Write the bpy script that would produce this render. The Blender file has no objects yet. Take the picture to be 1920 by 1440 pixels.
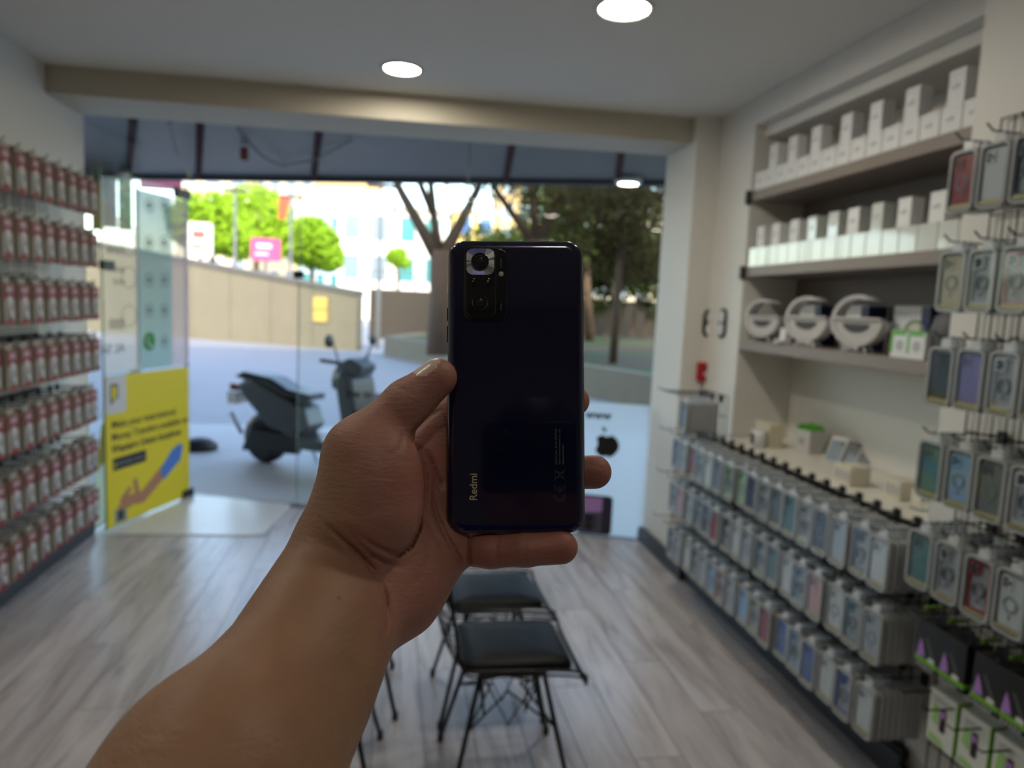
import bpy, bmesh, math, random
import numpy as np
from mathutils import Vector, Matrix
random.seed(7)
PI = math.pi
SC = bpy.context.scene
COL = SC.collection

# ------------------------------------------------------------------ camera
F_PX = 1331.0
CAM = Vector((0, 0, 1.65))
def cam_axes(vx=735, vy=562, sl=.046):
    Y = Vector(((vx-960)/F_PX, (720-vy)/F_PX, -1)).normalized()
    Z = Vector((1, -sl, 0)).cross(Y).normalized()
    if Z.y < 0: Z = -Z
    X = Y.cross(Z)
    return Matrix((X, Y, Z))
RM = cam_axes()
cd = bpy.data.cameras.new('camera'); cam = bpy.data.objects.new('camera', cd); COL.objects.link(cam)
cam.matrix_world = Matrix.Translation(CAM) @ RM.to_4x4()
cd.sensor_width = 36; cd.lens = F_PX/1920*36; cd.clip_start = .01; cd.clip_end = 600
cd.dof.use_dof = True; cd.dof.focus_distance = .392; cd.dof.aperture_fstop = 7.2
SC.camera = cam
def ray(px, py): return RM @ Vector(((px-960)/F_PX, (720-py)/F_PX, -1))
def atX(px, py, X): d = ray(px, py); return CAM + d*(X/d.x)
def atY(px, py, Y): d = ray(px, py); return CAM + d*(Y/d.y)
def atZ(px, py, Z): d = ray(px, py); return CAM + d*((Z-CAM.z)/d.z)
def atD(px, py, D): return CAM + ray(px, py)*D

# ------------------------------------------------------------------ world, sun, exposure
w = bpy.data.worlds.new('world'); SC.world = w; w.use_nodes = True
nt = w.node_tree; bgn = nt.nodes['Background']
sky = nt.nodes.new('ShaderNodeTexSky'); sky.sky_type = 'NISHITA'; sky.sun_disc = False
sky.sun_elevation = math.radians(38); sky.sun_rotation = math.radians(160); sky.air_density = 1.2; sky.dust_density = 2.0
nt.links.new(sky.outputs[0], bgn.inputs[0]); bgn.inputs[1].default_value = .60
sl = bpy.data.lights.new('sun', 'SUN'); sl.energy = 2.9; sl.angle = math.radians(.6); sl.color = (1, .9, .74)
so = bpy.data.objects.new('sun', sl); COL.objects.link(so)
so.rotation_euler = Vector((.30, .80, -.62)).to_track_quat('-Z', 'Y').to_euler()
SC.view_settings.view_transform = 'Standard'; SC.view_settings.look = 'None'
SC.view_settings.gamma = 1; SC.view_settings.use_curve_mapping = False
SC.view_settings.exposure = 0.50
LAMP = 110.0; LAMP_REAR = 30.0

# ------------------------------------------------------------------ materials
def s2l(c): return tuple(((x/255+.055)/1.055)**2.4 if x > 10 else x/255/12.92 for x in c)
MATS = {}
def mat(name, rgb, rough=.6, metal=0, noise=0, nscale=8, bump=0, bscale=60, coat=0, emit=0, trans=0, spec=.5, lin=False, rnd=0):
    if name in MATS: return MATS[name]
    m = bpy.data.materials.new(name); m.use_nodes = True; t = m.node_tree
    p = t.nodes['Principled BSDF']; c = rgb if lin else s2l(rgb)
    p.inputs['Base Color'].default_value = (*c, 1); p.inputs['Roughness'].default_value = rough
    p.inputs['Metallic'].default_value = metal; p.inputs['Coat Weight'].default_value = coat
    p.inputs['Specular IOR Level'].default_value = spec
    if coat: p.inputs['Coat Roughness'].default_value = .03
    if emit: p.inputs['Emission Color'].default_value = (*c, 1); p.inputs['Emission Strength'].default_value = emit
    if noise or bump or rnd:
        tc = t.nodes.new('ShaderNodeTexCoord')
        if noise or rnd:
            nz = t.nodes.new('ShaderNodeTexNoise'); nz.inputs['Scale'].default_value = nscale; nz.inputs['Detail'].default_value = 5
            t.links.new(tc.outputs['Object'], nz.inputs['Vector'])
            mr = t.nodes.new('ShaderNodeMapRange'); mr.inputs[3].default_value = 1-noise; mr.inputs[4].default_value = 1+noise
            t.links.new(nz.outputs[0], mr.inputs[0])
            mx = t.nodes.new('ShaderNodeVectorMath'); mx.operation = 'SCALE'; mx.inputs[0].default_value = c
            if rnd:
                oi = t.nodes.new('ShaderNodeObjectInfo'); m2 = t.nodes.new('ShaderNodeMapRange')
                m2.inputs[3].default_value = 1-rnd; m2.inputs[4].default_value = 1+rnd
                t.links.new(oi.outputs['Random'], m2.inputs[0])
                mu = t.nodes.new('ShaderNodeMath'); mu.operation = 'MULTIPLY'
                t.links.new(mr.outputs[0], mu.inputs[0]); t.links.new(m2.outputs[0], mu.inputs[1]); t.links.new(mu.outputs[0], mx.inputs['Scale'])
            else: t.links.new(mr.outputs[0], mx.inputs['Scale'])
            t.links.new(mx.outputs[0], p.inputs['Base Color'])
        if bump:
            n2 = t.nodes.new('ShaderNodeTexNoise'); n2.inputs['Scale'].default_value = bscale; n2.inputs['Detail'].default_value = 4
            t.links.new(tc.outputs['Object'], n2.inputs['Vector'])
            b = t.nodes.new('ShaderNodeBump'); b.inputs['Strength'].default_value = bump; b.inputs['Distance'].default_value = .01
            t.links.new(n2.outputs[0], b.inputs['Height']); t.links.new(b.outputs[0], p.inputs['Normal'])
    MATS[name] = m; return m
def glass(name, tint=(.97, .99, .98), amt=1.0, rough=.0):
    # thin pane: see-through with Fresnel reflection
    if name in MATS: return MATS[name]
    m = bpy.data.materials.new(name); m.use_nodes = True; t = m.node_tree
    t.nodes.remove(t.nodes['Principled BSDF'])
    tr = t.nodes.new('ShaderNodeBsdfTransparent'); tr.inputs[0].default_value = (*tint, 1)
    gl = t.nodes.new('ShaderNodeBsdfGlossy'); gl.inputs['Roughness'].default_value = rough
    fr = t.nodes.new('ShaderNodeFresnel'); fr.inputs[0].default_value = 1.45
    mu = t.nodes.new('ShaderNodeMath'); mu.operation = 'MULTIPLY'; mu.inputs[1].default_value = amt
    mx = t.nodes.new('ShaderNodeMixShader'); t.links.new(fr.outputs[0], mu.inputs[0])
    ge = t.nodes.new('ShaderNodeNewGeometry'); iv = t.nodes.new('ShaderNodeMath'); iv.operation = 'SUBTRACT'; iv.inputs[0].default_value = 1
    m2 = t.nodes.new('ShaderNodeMath'); m2.operation = 'MULTIPLY'; t.links.new(ge.outputs['Backfacing'], iv.inputs[1])
    t.links.new(mu.outputs[0], m2.inputs[0]); t.links.new(iv.outputs[0], m2.inputs[1]); t.links.new(m2.outputs[0], mx.inputs[0])
    t.links.new(tr.outputs[0], mx.inputs[1]); t.links.new(gl.outputs[0], mx.inputs[2])
    t.links.new(mx.outputs[0], t.nodes['Material Output'].inputs[0])
    MATS[name] = m; return m
def film(name, rgb, alpha, rough=.5, noise=0, nscale=6):
    # translucent printed film: part see-through, part scattering on both sides
    if name in MATS: return MATS[name]
    m = bpy.data.materials.new(name); m.use_nodes = True; t = m.node_tree
    t.nodes.remove(t.nodes['Principled BSDF'])
    c = s2l(rgb)
    tr = t.nodes.new('ShaderNodeBsdfTransparent')
    df = t.nodes.new('ShaderNodeBsdfDiffuse'); df.inputs[0].default_value = (*c, 1)
    tl = t.nodes.new('ShaderNodeBsdfTranslucent'); tl.inputs[0].default_value = (*c, 1)
    m1 = t.nodes.new('ShaderNodeMixShader'); m1.inputs[0].default_value = .6
    t.links.new(df.outputs[0], m1.inputs[1]); t.links.new(tl.outputs[0], m1.inputs[2])
    m2 = t.nodes.new('ShaderNodeMixShader'); m2.inputs[0].default_value = alpha
    if noise:
        tc = t.nodes.new('ShaderNodeTexCoord'); nz = t.nodes.new('ShaderNodeTexNoise'); nz.inputs['Scale'].default_value = nscale
        t.links.new(tc.outputs['Object'], nz.inputs['Vector'])
        mr = t.nodes.new('ShaderNodeMapRange'); mr.inputs[3].default_value = alpha-noise; mr.inputs[4].default_value = alpha+noise
        t.links.new(nz.outputs[0], mr.inputs[0]); t.links.new(mr.outputs[0], m2.inputs[0])
    ge = t.nodes.new('ShaderNodeNewGeometry'); iv = t.nodes.new('ShaderNodeMath'); iv.operation = 'SUBTRACT'; iv.inputs[0].default_value = 1
    t.links.new(ge.outputs['Backfacing'], iv.inputs[1]); ml = t.nodes.new('ShaderNodeMath'); ml.operation = 'MULTIPLY'; t.links.new(iv.outputs[0], ml.inputs[0])
    if noise: t.links.new(mr.outputs[0], ml.inputs[1])
    else: ml.inputs[1].default_value = alpha
    t.links.new(ml.outputs[0], m2.inputs[0])
    t.links.new(tr.outputs[0], m2.inputs[1]); t.links.new(m1.outputs[0], m2.inputs[2])
    t.links.new(m2.outputs[0], t.nodes['Material Output'].inputs[0])
    MATS[name] = m; return m
def plank_mat():
    m = bpy.data.materials.new('laminate'); m.use_nodes = True; t = m.node_tree; p = t.nodes['Principled BSDF']
    ge = t.nodes.new('ShaderNodeTexCoord'); oi = t.nodes.new('ShaderNodeObjectInfo')
    sc = t.nodes.new('ShaderNodeVectorMath'); sc.operation = 'MULTIPLY'; sc.inputs[1].default_value = (9, 1.1, 1)
    ad = t.nodes.new('ShaderNodeVectorMath'); ad.operation = 'ADD'
    s2 = t.nodes.new('ShaderNodeVectorMath'); s2.operation = 'SCALE'; s2.inputs[0].default_value = (37, 51, 11)
    t.links.new(oi.outputs['Random'], s2.inputs['Scale'])
    t.links.new(ge.outputs['Object'], sc.inputs[0]); t.links.new(sc.outputs[0], ad.inputs[0]); t.links.new(s2.outputs[0], ad.inputs[1])
    nz = t.nodes.new('ShaderNodeTexNoise'); nz.inputs['Scale'].default_value = 1.6; nz.inputs['Detail'].default_value = 8; nz.inputs['Roughness'].default_value = .60
    nz.inputs['Distortion'].default_value = .6
    t.links.new(ad.outputs[0], nz.inputs['Vector'])
    cr = t.nodes.new('ShaderNodeValToRGB'); e = cr.color_ramp.elements
    e[0].position = .28; e[0].color = (*s2l((140, 130, 128)), 1); e[1].position = .62; e[1].color = (*s2l((196, 190, 190)), 1)
    x = cr.color_ramp.elements.new(.42); x.color = (*s2l((176, 169, 168)), 1)
    t.links.new(nz.outputs[0], cr.inputs[0])
    hv = t.nodes.new('ShaderNodeVectorMath'); hv.operation = 'SCALE'
    mr = t.nodes.new('ShaderNodeMapRange'); mr.inputs[3].default_value = .86; mr.inputs[4].default_value = 1.08
    t.links.new(oi.outputs['Random'], mr.inputs[0]); t.links.new(mr.outputs[0], hv.inputs['Scale'])
    t.links.new(cr.outputs[0], hv.inputs[0]); t.links.new(hv.outputs[0], p.inputs['Base Color'])
    p.inputs['Roughness'].default_value = .26
    return m

# ------------------------------------------------------------------ mesh builder
def wm(o):
    m = o.matrix_basis.copy()
    if o.parent: m = wm(o.parent) @ o.matrix_parent_inverse @ m
    return m
class MB:
    def __init__(s): s.v = []; s.f = []; s.m = []
    def add(s, vs, fs, mi=0):
        n = len(s.v); s.v += [tuple(v) for v in vs]; s.f += [tuple(i+n for i in f) for f in fs]; s.m += [mi]*len(fs); return s
    def box(s, a, b, mi=0, M=None):
        x0, y0, z0 = a; x1, y1, z1 = b
        vs = [(x0,y0,z0),(x1,y0,z0),(x1,y1,z0),(x0,y1,z0),(x0,y0,z1),(x1,y0,z1),(x1,y1,z1),(x0,y1,z1)]
        if M: vs = [M @ Vector(v) for v in vs]
        return s.add(vs, [(3,2,1,0),(4,5,6,7),(0,1,5,4),(1,2,6,5),(2,3,7,6),(3,0,4,7)], mi)
    def tube(s, pts, r, n=6, mi=0, closed=False, cap=True):
        pts = [Vector(p) for p in pts]; N = len(pts); rr = r if isinstance(r, (list, tuple)) else [r]*N
        base = len(s.v); up = None
        for i, p in enumerate(pts):
            a = pts[(i-1) % N] if (closed or i) else p; b = pts[(i+1) % N] if (closed or i < N-1) else p
            t = (b-a).normalized()
            if up is None: up = Vector((0, 0, 1)) if abs(t.z) < .9 else Vector((1, 0, 0))
            x = t.cross(up).normalized(); up = x.cross(t).normalized()
            for k in range(n):
                an = 2*PI*k/n; s.v.append(tuple(p + (x*math.cos(an)+up*math.sin(an))*rr[i]))
        for i in range(N if closed else N-1):
            j = (i+1) % N
            for k in range(n):
                k2 = (k+1) % n; s.f.append((base+i*n+k, base+i*n+k2, base+j*n+k2, base+j*n+k)); s.m.append(mi)
        if cap and not closed:
            s.f.append(tuple(base+k for k in range(n))[::-1]); s.f.append(tuple(base+(N-1)*n+k for k in range(n))); s.m += [mi]*2
        return s
    def prism(s, poly, z0, z1, mi=0, M=None):
        # poly: list of (x, y); extruded along z
        n = len(poly); vs = [(x, y, z0) for x, y in poly]+[(x, y, z1) for x, y in poly]
        if M: vs = [M @ Vector(v) for v in vs]
        fs = [tuple(range(n))[::-1], tuple(range(n, 2*n))]+[(i, (i+1) % n, n+(i+1) % n, n+i) for i in range(n)]
        return s.add(vs, fs, mi)
    def ring(s, outer, inner, z0, z1, mi=0, M=None):
        n = len(outer); vs = [(x, y, z) for z in (z0, z1) for P in (outer, inner) for x, y in P]
        if M: vs = [M @ Vector(v) for v in vs]
        fs = []
        for i in range(n):
            j = (i+1) % n
            fs += [(i, n+i, n+j, j), (2*n+i, 2*n+j, 3*n+j, 3*n+i), (i, j, 2*n+j, 2*n+i), (n+j, n+i, 3*n+i, 3*n+j)]
        return s.add(vs, fs, mi)
    def lathe(s, prof, n=20, mi=0, M=None):
        # prof: list of (r, z)
        b = len(s.v); m = len(prof)
        for r, z in prof:
            for k in range(n):
                v = Vector((r*math.cos(2*PI*k/n), r*math.sin(2*PI*k/n), z)); s.v.append(tuple(M @ v if M else v))
        for i in range(m-1):
            for k in range(n):
                k2 = (k+1) % n; s.f.append((b+i*n+k, b+i*n+k2, b+(i+1)*n+k2, b+(i+1)*n+k)); s.m.append(mi)
        s.f.append(tuple(b+k for k in range(n))[::-1]); s.f.append(tuple(b+(m-1)*n+k for k in range(n))); s.m += [mi]*2
        return s
    def mesh(s, name, mats, smooth=False):
        me = bpy.data.meshes.new(name); me.from_pydata(s.v, [], s.f)
        for m in (mats if isinstance(mats, (list, tuple)) else [mats]): me.materials.append(m)
        me.polygons.foreach_set('material_index', s.m)
        if len(s.f) < 9000:
            bm_ = bmesh.new(); bm_.from_mesh(me); bmesh.ops.recalc_face_normals(bm_, faces=bm_.faces); bm_.to_mesh(me); bm_.free()
        if smooth: me.polygons.foreach_set('use_smooth', [True]*len(s.f))
        me.update(); return me
    def build(s, name, mats, parent=None, smooth=False, bevel=0, seg=2, world=True):
        # world=True: vertices are in world space, else in the parent's space
        o = bpy.data.objects.new(name, s.mesh(name, mats, smooth or bevel > 0)); COL.objects.link(o)
        if parent:
            o.parent = parent
            if world: o.matrix_parent_inverse = wm(parent).inverted()
        if bevel:
            b = o.modifiers.new('bevel', 'BEVEL'); b.width = bevel; b.segments = seg; b.limit_method = 'ANGLE'; b.harden_normals = True
        return o
def rrect(x0, y0, x1, y1, r, n=5):
    P = []
    for cx, cy, a in ((x1-r, y1-r, 0), (x0+r, y1-r, 90), (x0+r, y0+r, 180), (x1-r, y0+r, 270)):
        for k in range(n+1):
            t = math.radians(a+90*k/n); P.append((cx+r*math.cos(t), cy+r*math.sin(t)))
    return P
def circ(cx, cy, r, n=20): return [(cx+r*math.cos(2*PI*k/n), cy+r*math.sin(2*PI*k/n)) for k in range(n)]
def thing(name, label, cat, loc=(0, 0, 0), rotz=0, group=None):
    o = bpy.data.objects.new(name, None); COL.objects.link(o); o.location = loc; o.rotation_euler = (0, 0, rotz)
    o.empty_display_size = .05
    return tag(o, label, cat, group)
def tag(o, label=None, cat=None, group=None, kind=None):
    if label: o['label'] = label
    if cat: o['category'] = cat
    if group: o['group'] = group
    if kind: o['kind'] = kind
    return o
def struct(o, label=None, cat=None): o['kind'] = 'structure'; return tag(o, label, cat)
def inst(name, me, parent=None, loc=(0, 0, 0), rz=0):
    o = bpy.data.objects.new(name, me); COL.objects.link(o); o.location = loc; o.rotation_euler = (0, 0, rz)
    if parent: o.parent = parent
    return o
def copy_tree(o, parent=None):
    c = o.copy(); COL.objects.link(c); c.parent = parent
    for ch in o.children: copy_tree(ch, c)
    return c
def text(body, size, M, material, parent, name='lettering', ext=.0003, align='LEFT', bold=0, mirror=False, world=True):
    cu = bpy.data.curves.new(name, 'FONT'); cu.body = body; cu.size = size; cu.extrude = ext; cu.align_x = align; cu.offset = bold
    cu.resolution_u = 4; to = bpy.data.objects.new(name, cu); me = bpy.data.meshes.new_from_object(to); me.name = name
    bpy.data.objects.remove(to); me.materials.clear(); me.materials.append(material)
    o = bpy.data.objects.new(name, me); COL.objects.link(o)
    if mirror: M = M @ Matrix.Diagonal((-1, 1, 1, 1))
    if parent:
        o.parent = parent
        if world: o.matrix_parent_inverse = wm(parent).inverted()
    o.matrix_basis = M
    return o

PAINT = mat('white_paint', (220, 217, 210), .55, noise=.03, nscale=3, bump=.03, bscale=90)
CEIL = mat('ceiling_paint', (222, 219, 212), .7, noise=.03, nscale=2)
CREAM = mat('cream_paint', (190, 182, 164), .6, noise=.05, nscale=3)
DARK = mat('dark_plinth', (44, 46, 52), .4)
BLACK = mat('black_plastic', (18, 18, 20), .4)
WIRE = mat('black_wire', (34, 34, 34), .35, metal=.6)
CHROME = mat('chrome_wire', (190, 190, 186), .2, metal=1)
WHITE = mat('white_card', (214, 213, 211), .5)
TAUPE = mat('taupe_board', (132, 120, 112), .45, noise=.06, nscale=5)
GLASS = glass('clear_glass')

# ================================================================== THE ROOM
ZC = 2.87
GA, GB = Vector((1.84, 4.77, 0)), Vector((-1.57, 5.95, 0))       # storefront glass line
GD = (GB-GA).normalized(); GN = Vector((GD.y, -GD.x, 0)); GL = (GB-GA).length
def gy(x): return GA.y + (x-GA.x)*GD.y/GD.x
def onglass(px, py):
    d = ray(px, py); return CAM + d*((GA-CAM).dot(GN)/d.dot(GN))

fl = struct(MB().box((-1.95, -2.8, -.12), (2.4, 4.7, -.012)).prism([(-1.95, 4.7), (2.4, 4.7), (2.4, gy(2.4)), (-1.95, gy(-1.95))], -.12, -.012).build('floor', mat('floor_base', (90, 84, 80), .8)))
PM = plank_mat()
def clip(poly, x0, y0, nx, ny):
    out = []
    for i in range(len(poly)):
        a, b = poly[i], poly[(i+1) % len(poly)]
        da = (a[0]-x0)*nx+(a[1]-y0)*ny; db = (b[0]-x0)*nx+(b[1]-y0)*ny
        if da <= 0: out.append(a)
        if (da < 0 < db) or (db < 0 < da):
            t = da/(da-db); out.append((a[0]+t*(b[0]-a[0]), a[1]+t*(b[1]-a[1])))
    return out
PW, PL = .192, 1.285; nx, ny = (-GD.y/GD.x, 1)
full = None
for i in range(20):
    x0 = -1.95+i*PW; off = [0, .55, .21, .83, .4][i % 5]*PL
    for j in range(8):
        y0 = -2.8-PL+off+j*PL; x1 = min(x0+PW, 1.86)
        if x1-x0 < .03: continue
        P = [(x0, max(y0, -2.8)), (x1, max(y0, -2.8)), (x1, y0+PL), (x0, y0+PL)]
        if y0+PL <= -2.8: continue
        P = clip(P, GA.x, GA.y+.02, nx, ny)
        if len(P) < 3: continue
        cx, cy = x0+PW/2, y0+PL/2; g = .0016
        P = [(x-cx+(g if x < cx-.01 else -g), y-cy+(g if y < cy else -g)) for x, y in P]
        if len(P) == 4 and abs((P[2][1]-P[1][1])-(PL-2*g)) < 1e-4 and abs(P[1][0]-P[0][0]-(PW-2*g)) < 1e-4:
            if full is None: full = MB().prism(P, -.010, 0).mesh('plank', PM)
            inst('plank', full, fl, (cx, cy, 0))
        else:
            inst('plank', MB().prism(P, -.010, 0).mesh('plank', PM), fl, (cx, cy, 0))

struct(MB().box((-2.15, -2.95, ZC), (2.55, 5.0, ZC+.12)).build('ceiling', CEIL))
struct(MB().box((-2.15, -2.95, -.12), (-1.95, 5.03, ZC)).build('wall_left', PAINT))
wr = MB()
wr.box((1.84, 4.3, -.1), (2.4, 4.79, ZC)); wr.box((2.0, 3.87, -.1), (2.4, 4.3, ZC))
wr.box((2.35, 2.15, -.1), (2.45, 3.87, ZC)); wr.box((1.88, -2.95, -.1), (2.45, 2.15, ZC))
struct(wr.build('wall_right', PAINT))
struct(MB().box((-2.15, -2.95, -.1), (2.45, -2.8, ZC)).build('wall_back', mat('back_wall', (150, 146, 140), .7)))
bm = MB().prism([(-1.95, 4.53), (1.84, 4.37), (1.84, 4.77), (-1.95, 5.02)], 2.716, ZC+.03)
struct(bm.build('trim_1', CREAM, bevel=.004))
fs = MB().box((1.985, 2.15, 2.72), (2.06, 3.87, ZC)).box((2.06, 2.15, 2.66), (2.35, 3.87, 2.72)).box((2.06, 2.15, 2.72), (2.35, 3.87, ZC))
struct(fs.build('trim_2', PAINT, bevel=.004))
struct(MB().box((-1.95, -2.8, 0), (-1.925, 5.03, .105)).build('baseboard_left', DARK, bevel=.003))
bb = MB().box((1.80, 4.0, 0), (1.84, 4.77, .10)).box((1.83, -2.8, 0), (1.86, 2.1, .075)).box((1.83, 2.1, 0), (1.86, 4.0, .11))
struct(bb.build('baseboard_right', DARK, bevel=.003))
# threshold strip under the glass
th = MB().prism([(1.84, gy(1.84)-.03), (1.84, gy(1.84)+.06), (-1.57, gy(-1.57)+.06), (-1.57, gy(-1.57)-.03)], -.01, .006)
struct(th.build('trim_3', mat('steel_threshold', (120, 120, 122), .35, metal=.7)))

# recessed downlights
LE = mat('lamp_disc', (255, 246, 228), .5, emit=LAMP)
def downlight(x, y, z, r, label, m=None):
    t = thing('downlight', label, 'ceiling light', (x, y, z), 0, 'recessed downlights')
    MB().lathe([(r+.018, 0), (r+.016, -.006), (r, -.008), (r-.006, -.002), (r-.004, .02)][::-1], 28).build('rim', mat('lamp_rim', (200, 200, 196), .35, metal=.2), t, world=False, smooth=True)
    MB().lathe([(r-.003, -.003), (r*.5, -.005), (.002, -.0055)], 28).build('diffuser', m or LE, t, world=False)
downlight(.90, 2.93, ZC, .105, 'round white recessed ceiling light at the top edge, nearer the camera')
downlight(0.02, 3.98, ZC, .095, 'round recessed ceiling light nearer the doorway, left of the other')
for x, y, nm in ((-.9, .9, 'above the left of the camera'), (.9, .6, 'above the right of the camera'), (0, -.9, 'behind the photographer'), (-1.2, 2.3, 'over the left rack')):
    downlight(x, y, ZC, .10, 'round recessed ceiling light '+nm, mat('lamp_disc_rear', (255, 246, 228), .5, emit=LAMP_REAR))

# ------------------------------------------------------------------ storefront glass
def pane(name, s0, s1, z0=.006, z1=2.9):
    a, b = GA+GD*s0, GA+GD*s1; n = GN*.006
    P = [(a-n).xy, (b-n).xy, (b+n).xy, (a+n).xy]
    return struct(MB().prism([tuple(p) for p in P], z0, z1).build(name, GLASS))
S_OPEN = (Vector((-.70, gy(-.70), 0))-GA).length
p1 = pane('window_1', .005, S_OPEN*.52-.002); p2 = pane('window_2', S_OPEN*.52+.002, S_OPEN-.002); p3 = pane('window_3', S_OPEN+.004, GL, 2.42)
sg = struct(MB().box((-1.956, 5.04, .006), (-1.944, 6.07, 2.9)).build('window_4', GLASS))
p5 = struct(MB().prism([(-1.57, gy(-1.57)-.005), (-1.57, gy(-1.57)+.005), (-1.944, gy(-1.944)+.005), (-1.944, gy(-1.944)-.005)], .006, 2.9).build('window_5', GLASS))
edge = mat('glass_edge', (120, 150, 140), .2, spec=.8)
for s in (S_OPEN, S_OPEN*.52):
    c = GA+GD*s; MB().box((c.x-.004, c.y-.007, .006), (c.x+.004, c.y+.007, 2.42 if s == S_OPEN else 2.9)).build('seal', edge, p2)
c = onglass(562, 515); MB().box((c.x-.045, c.y-.03, c.z-.03), (c.x+.03, c.y+.02, c.z+.03)).build('patch_fitting', BLACK, p2, bevel=.004)
# frosted film along the bottom of the panes with lettering and pictures (seen from behind)
FROST = film('frosted_film', (222, 232, 236), .72, noise=.05, nscale=1.2)
def gq(s0, s1, z0, z1, off, th=.0006):
    a, b = GA+GD*s0+GN*off, GA+GD*s1+GN*off; n = GN*th
    return MB().prism([tuple((a-n).xy), tuple((b-n).xy), tuple((b+n).xy), tuple((a+n).xy)], z0, z1)
inside = 1 if (CAM-GA).dot(GN) > 0 else -1
gq(.01, S_OPEN*.52-.01, .01, .985, .008*inside).build('frosted_film', FROST, p1)
gq(S_OPEN*.52+.01, S_OPEN-.01, .01, 1.235, .008*inside).build('frosted_film', film('frosted_film_2', (200, 214, 220), .06, noise=.01, nscale=1.2), p2)
INK = mat('black_print', (16, 16, 18), .5)
def gsurf(px, py, off=.010):      # frame on the glass: x runs right in view, y up, z towards the shop
    p = onglass(px, py)+GN*off*inside
    X = -GD; Z = GN*inside; Y = Vector((0, 0, 1))
    M = Matrix((X, Y, Z)).transposed().to_4x4(); M.translation = p; return M
for px, py, tx, sz in ((1098, 783, 'www', .085), (1066, 838, 'i', .10)):
    text(tx, sz, gsurf(px, py), INK, p1, bold=.003)
for px, py, tx, sz in ((724, 748, 'es ot ana', .085), (705, 783, 'hime', .095), (672, 812, 'im', .085), (668, 842, 'le', .085)):
    text(tx, sz, gsurf(px-2, py), INK, p2, bold=.002, mirror=True)
for k, (py, tx) in enumerate(((538, 'eau onre'), (556, 'pocor'), (574, 'oppo'))):
    text(tx, .09, gsurf(357, py, .012), mat('white_print', (225, 222, 210), .5), p5, mirror=False) if False else None
# fruit emblem with a bite and a leaf
M = gsurf(1137, 836)
def fruit():
    P = []
    for k in range(48):
        a = 2*PI*k/48; r = .092*(1+.05*math.cos(2*a))
        x, y = r*.95*math.cos(a), r*math.sin(a)
        y -= .020*math.exp(-((x)/.022)**2)*(1 if y > 0 else -.7)
        x *= 1-.16*max(0, -y/.09)
        d = math.hypot(x-.118, y-.012)
        if d < .055: f = .055/max(d, 1e-4); x = .118+(x-.118)*f; y = .012+(y-.012)*f
        P.append((x, y))
    return P
MB().prism(fruit(), 0, .0008, M=M @ Matrix.Diagonal((-1, 1, 1, 1))).prism([(.004, .098), (.03, .108), (.042, .142), (.014, .132)], 0, .0008, M=M @ Matrix.Diagonal((-1, 1, 1, 1))).build('fruit_emblem', INK, p1)
# purple handset picture printed on the film
M = gsurf(1103, 999)
ph = MB().prism(rrect(-.09, 0, .165, .29, .03), 0, .0006, 0, M).prism(rrect(-.075, .012, .09, .275, .02), .0006, .0010, 1, M)
ph.prism(rrect(-.06, .02, .06, .15, .03), .0010, .0014, 2, M).prism(circ(-.0, .055, .03), .0014, .0018, 3, M).prism(circ(-.0, .115, .03), .0014, .0018, 3, M)
ph.prism([(-.075, .15), (.09, .17), (.09, .275), (-.075, .275)], .0010, .0013, 4, M)
ph.build('handset_picture', [mat('pic_dark', (44, 42, 60), .4), mat('pic_grey', (84, 80, 104), .4), mat('pic_mid', (64, 62, 82), .4), BLACK, mat('pic_purple', (178, 138, 204), .4)], p1)

# ------------------------------------------------------------------ glass door, swung inwards
DA, DB = Vector((-1.865, 5.05, 0)), Vector((-1.57, 5.93, 0)); DD = (DB-DA).normalized(); DL = (DB-DA).length
DN = Vector((DD.y, -DD.x, 0))          # faces the shop interior (+x)
def dfr(s, z, off=.007):
    M = Matrix((DD, Vector((0, 0, 1)), DN)).transposed().to_4x4(); M.translation = DA+DD*s+Vector((0, 0, z))+DN*off; return M
def ondoor(px, py):
    d = ray(px, py); p = CAM + d*((DA-CAM).dot(DN)/d.dot(DN)); return (p-DA).dot(DD), p.z
dr = struct(MB().prism([tuple((DA-DN*.005).xy), tuple((DB-DN*.005).xy), tuple((DB+DN*.005).xy), tuple((DA+DN*.005).xy)], .012, 2.40).build('door_1', GLASS))
I4 = dfr(0, 0)
MB().box((-.003, .012, -.012), (.004, 2.40, -.002), 0, I4).build('edge', edge, dr)
MB().box((DL-.16, 2.34, -.02), (DL+.02, 2.41, .012), 0, I4).build('pivot_clamp', BLACK, dr, bevel=.003)
MB().box((DL-.10, .005, -.02), (DL+.04, .07, .012), 0, I4).build('pivot_clamp', BLACK, dr, bevel=.003)
s, z = ondoor(196, 497)
MB().box((-.01, z-.03, -.02), (.10, z+.03, .014), 0, I4).build('lock', BLACK, dr, bevel=.004)
YEL = mat('yellow_print', (226, 206, 12), .45)
po = MB().prism([(0.0, .02), (DL-.01, .02), (DL-.01, 1.055), (0.0, 1.055)], 0, .002, 0, I4).build('poster', YEL, dr)
POSTER = po
MB().prism(rrect(.002, .80, .20, 1.054, .03), .0022, .003, 0, I4).build('white_corner', mat('poster_white', (205, 205, 208), .5), po)
MB().prism([(.045, .86), (.10, .90), (.12, .90), (.12, 1.0), (.045, 1.0)], .003, .0036, 0, I4).prism([(.06, .89), (.085, .90), (.105, .92), (.105, .985), (.06, .985)], .0036, .004, 1, I4).build('arrow_mark', [BLACK, YEL], po)
for k, tx in enumerate(('Make your international', 'Money Transfers available on', 'Western Union locations')):
    text(tx, .072 if k < 2 else .074, I4 @ Matrix.Translation((.05, .70-k*.085, .003)), mat('poster_ink', (60, 56, 10), .5), po, bold=.0012+.001*(k == 2))
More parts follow.
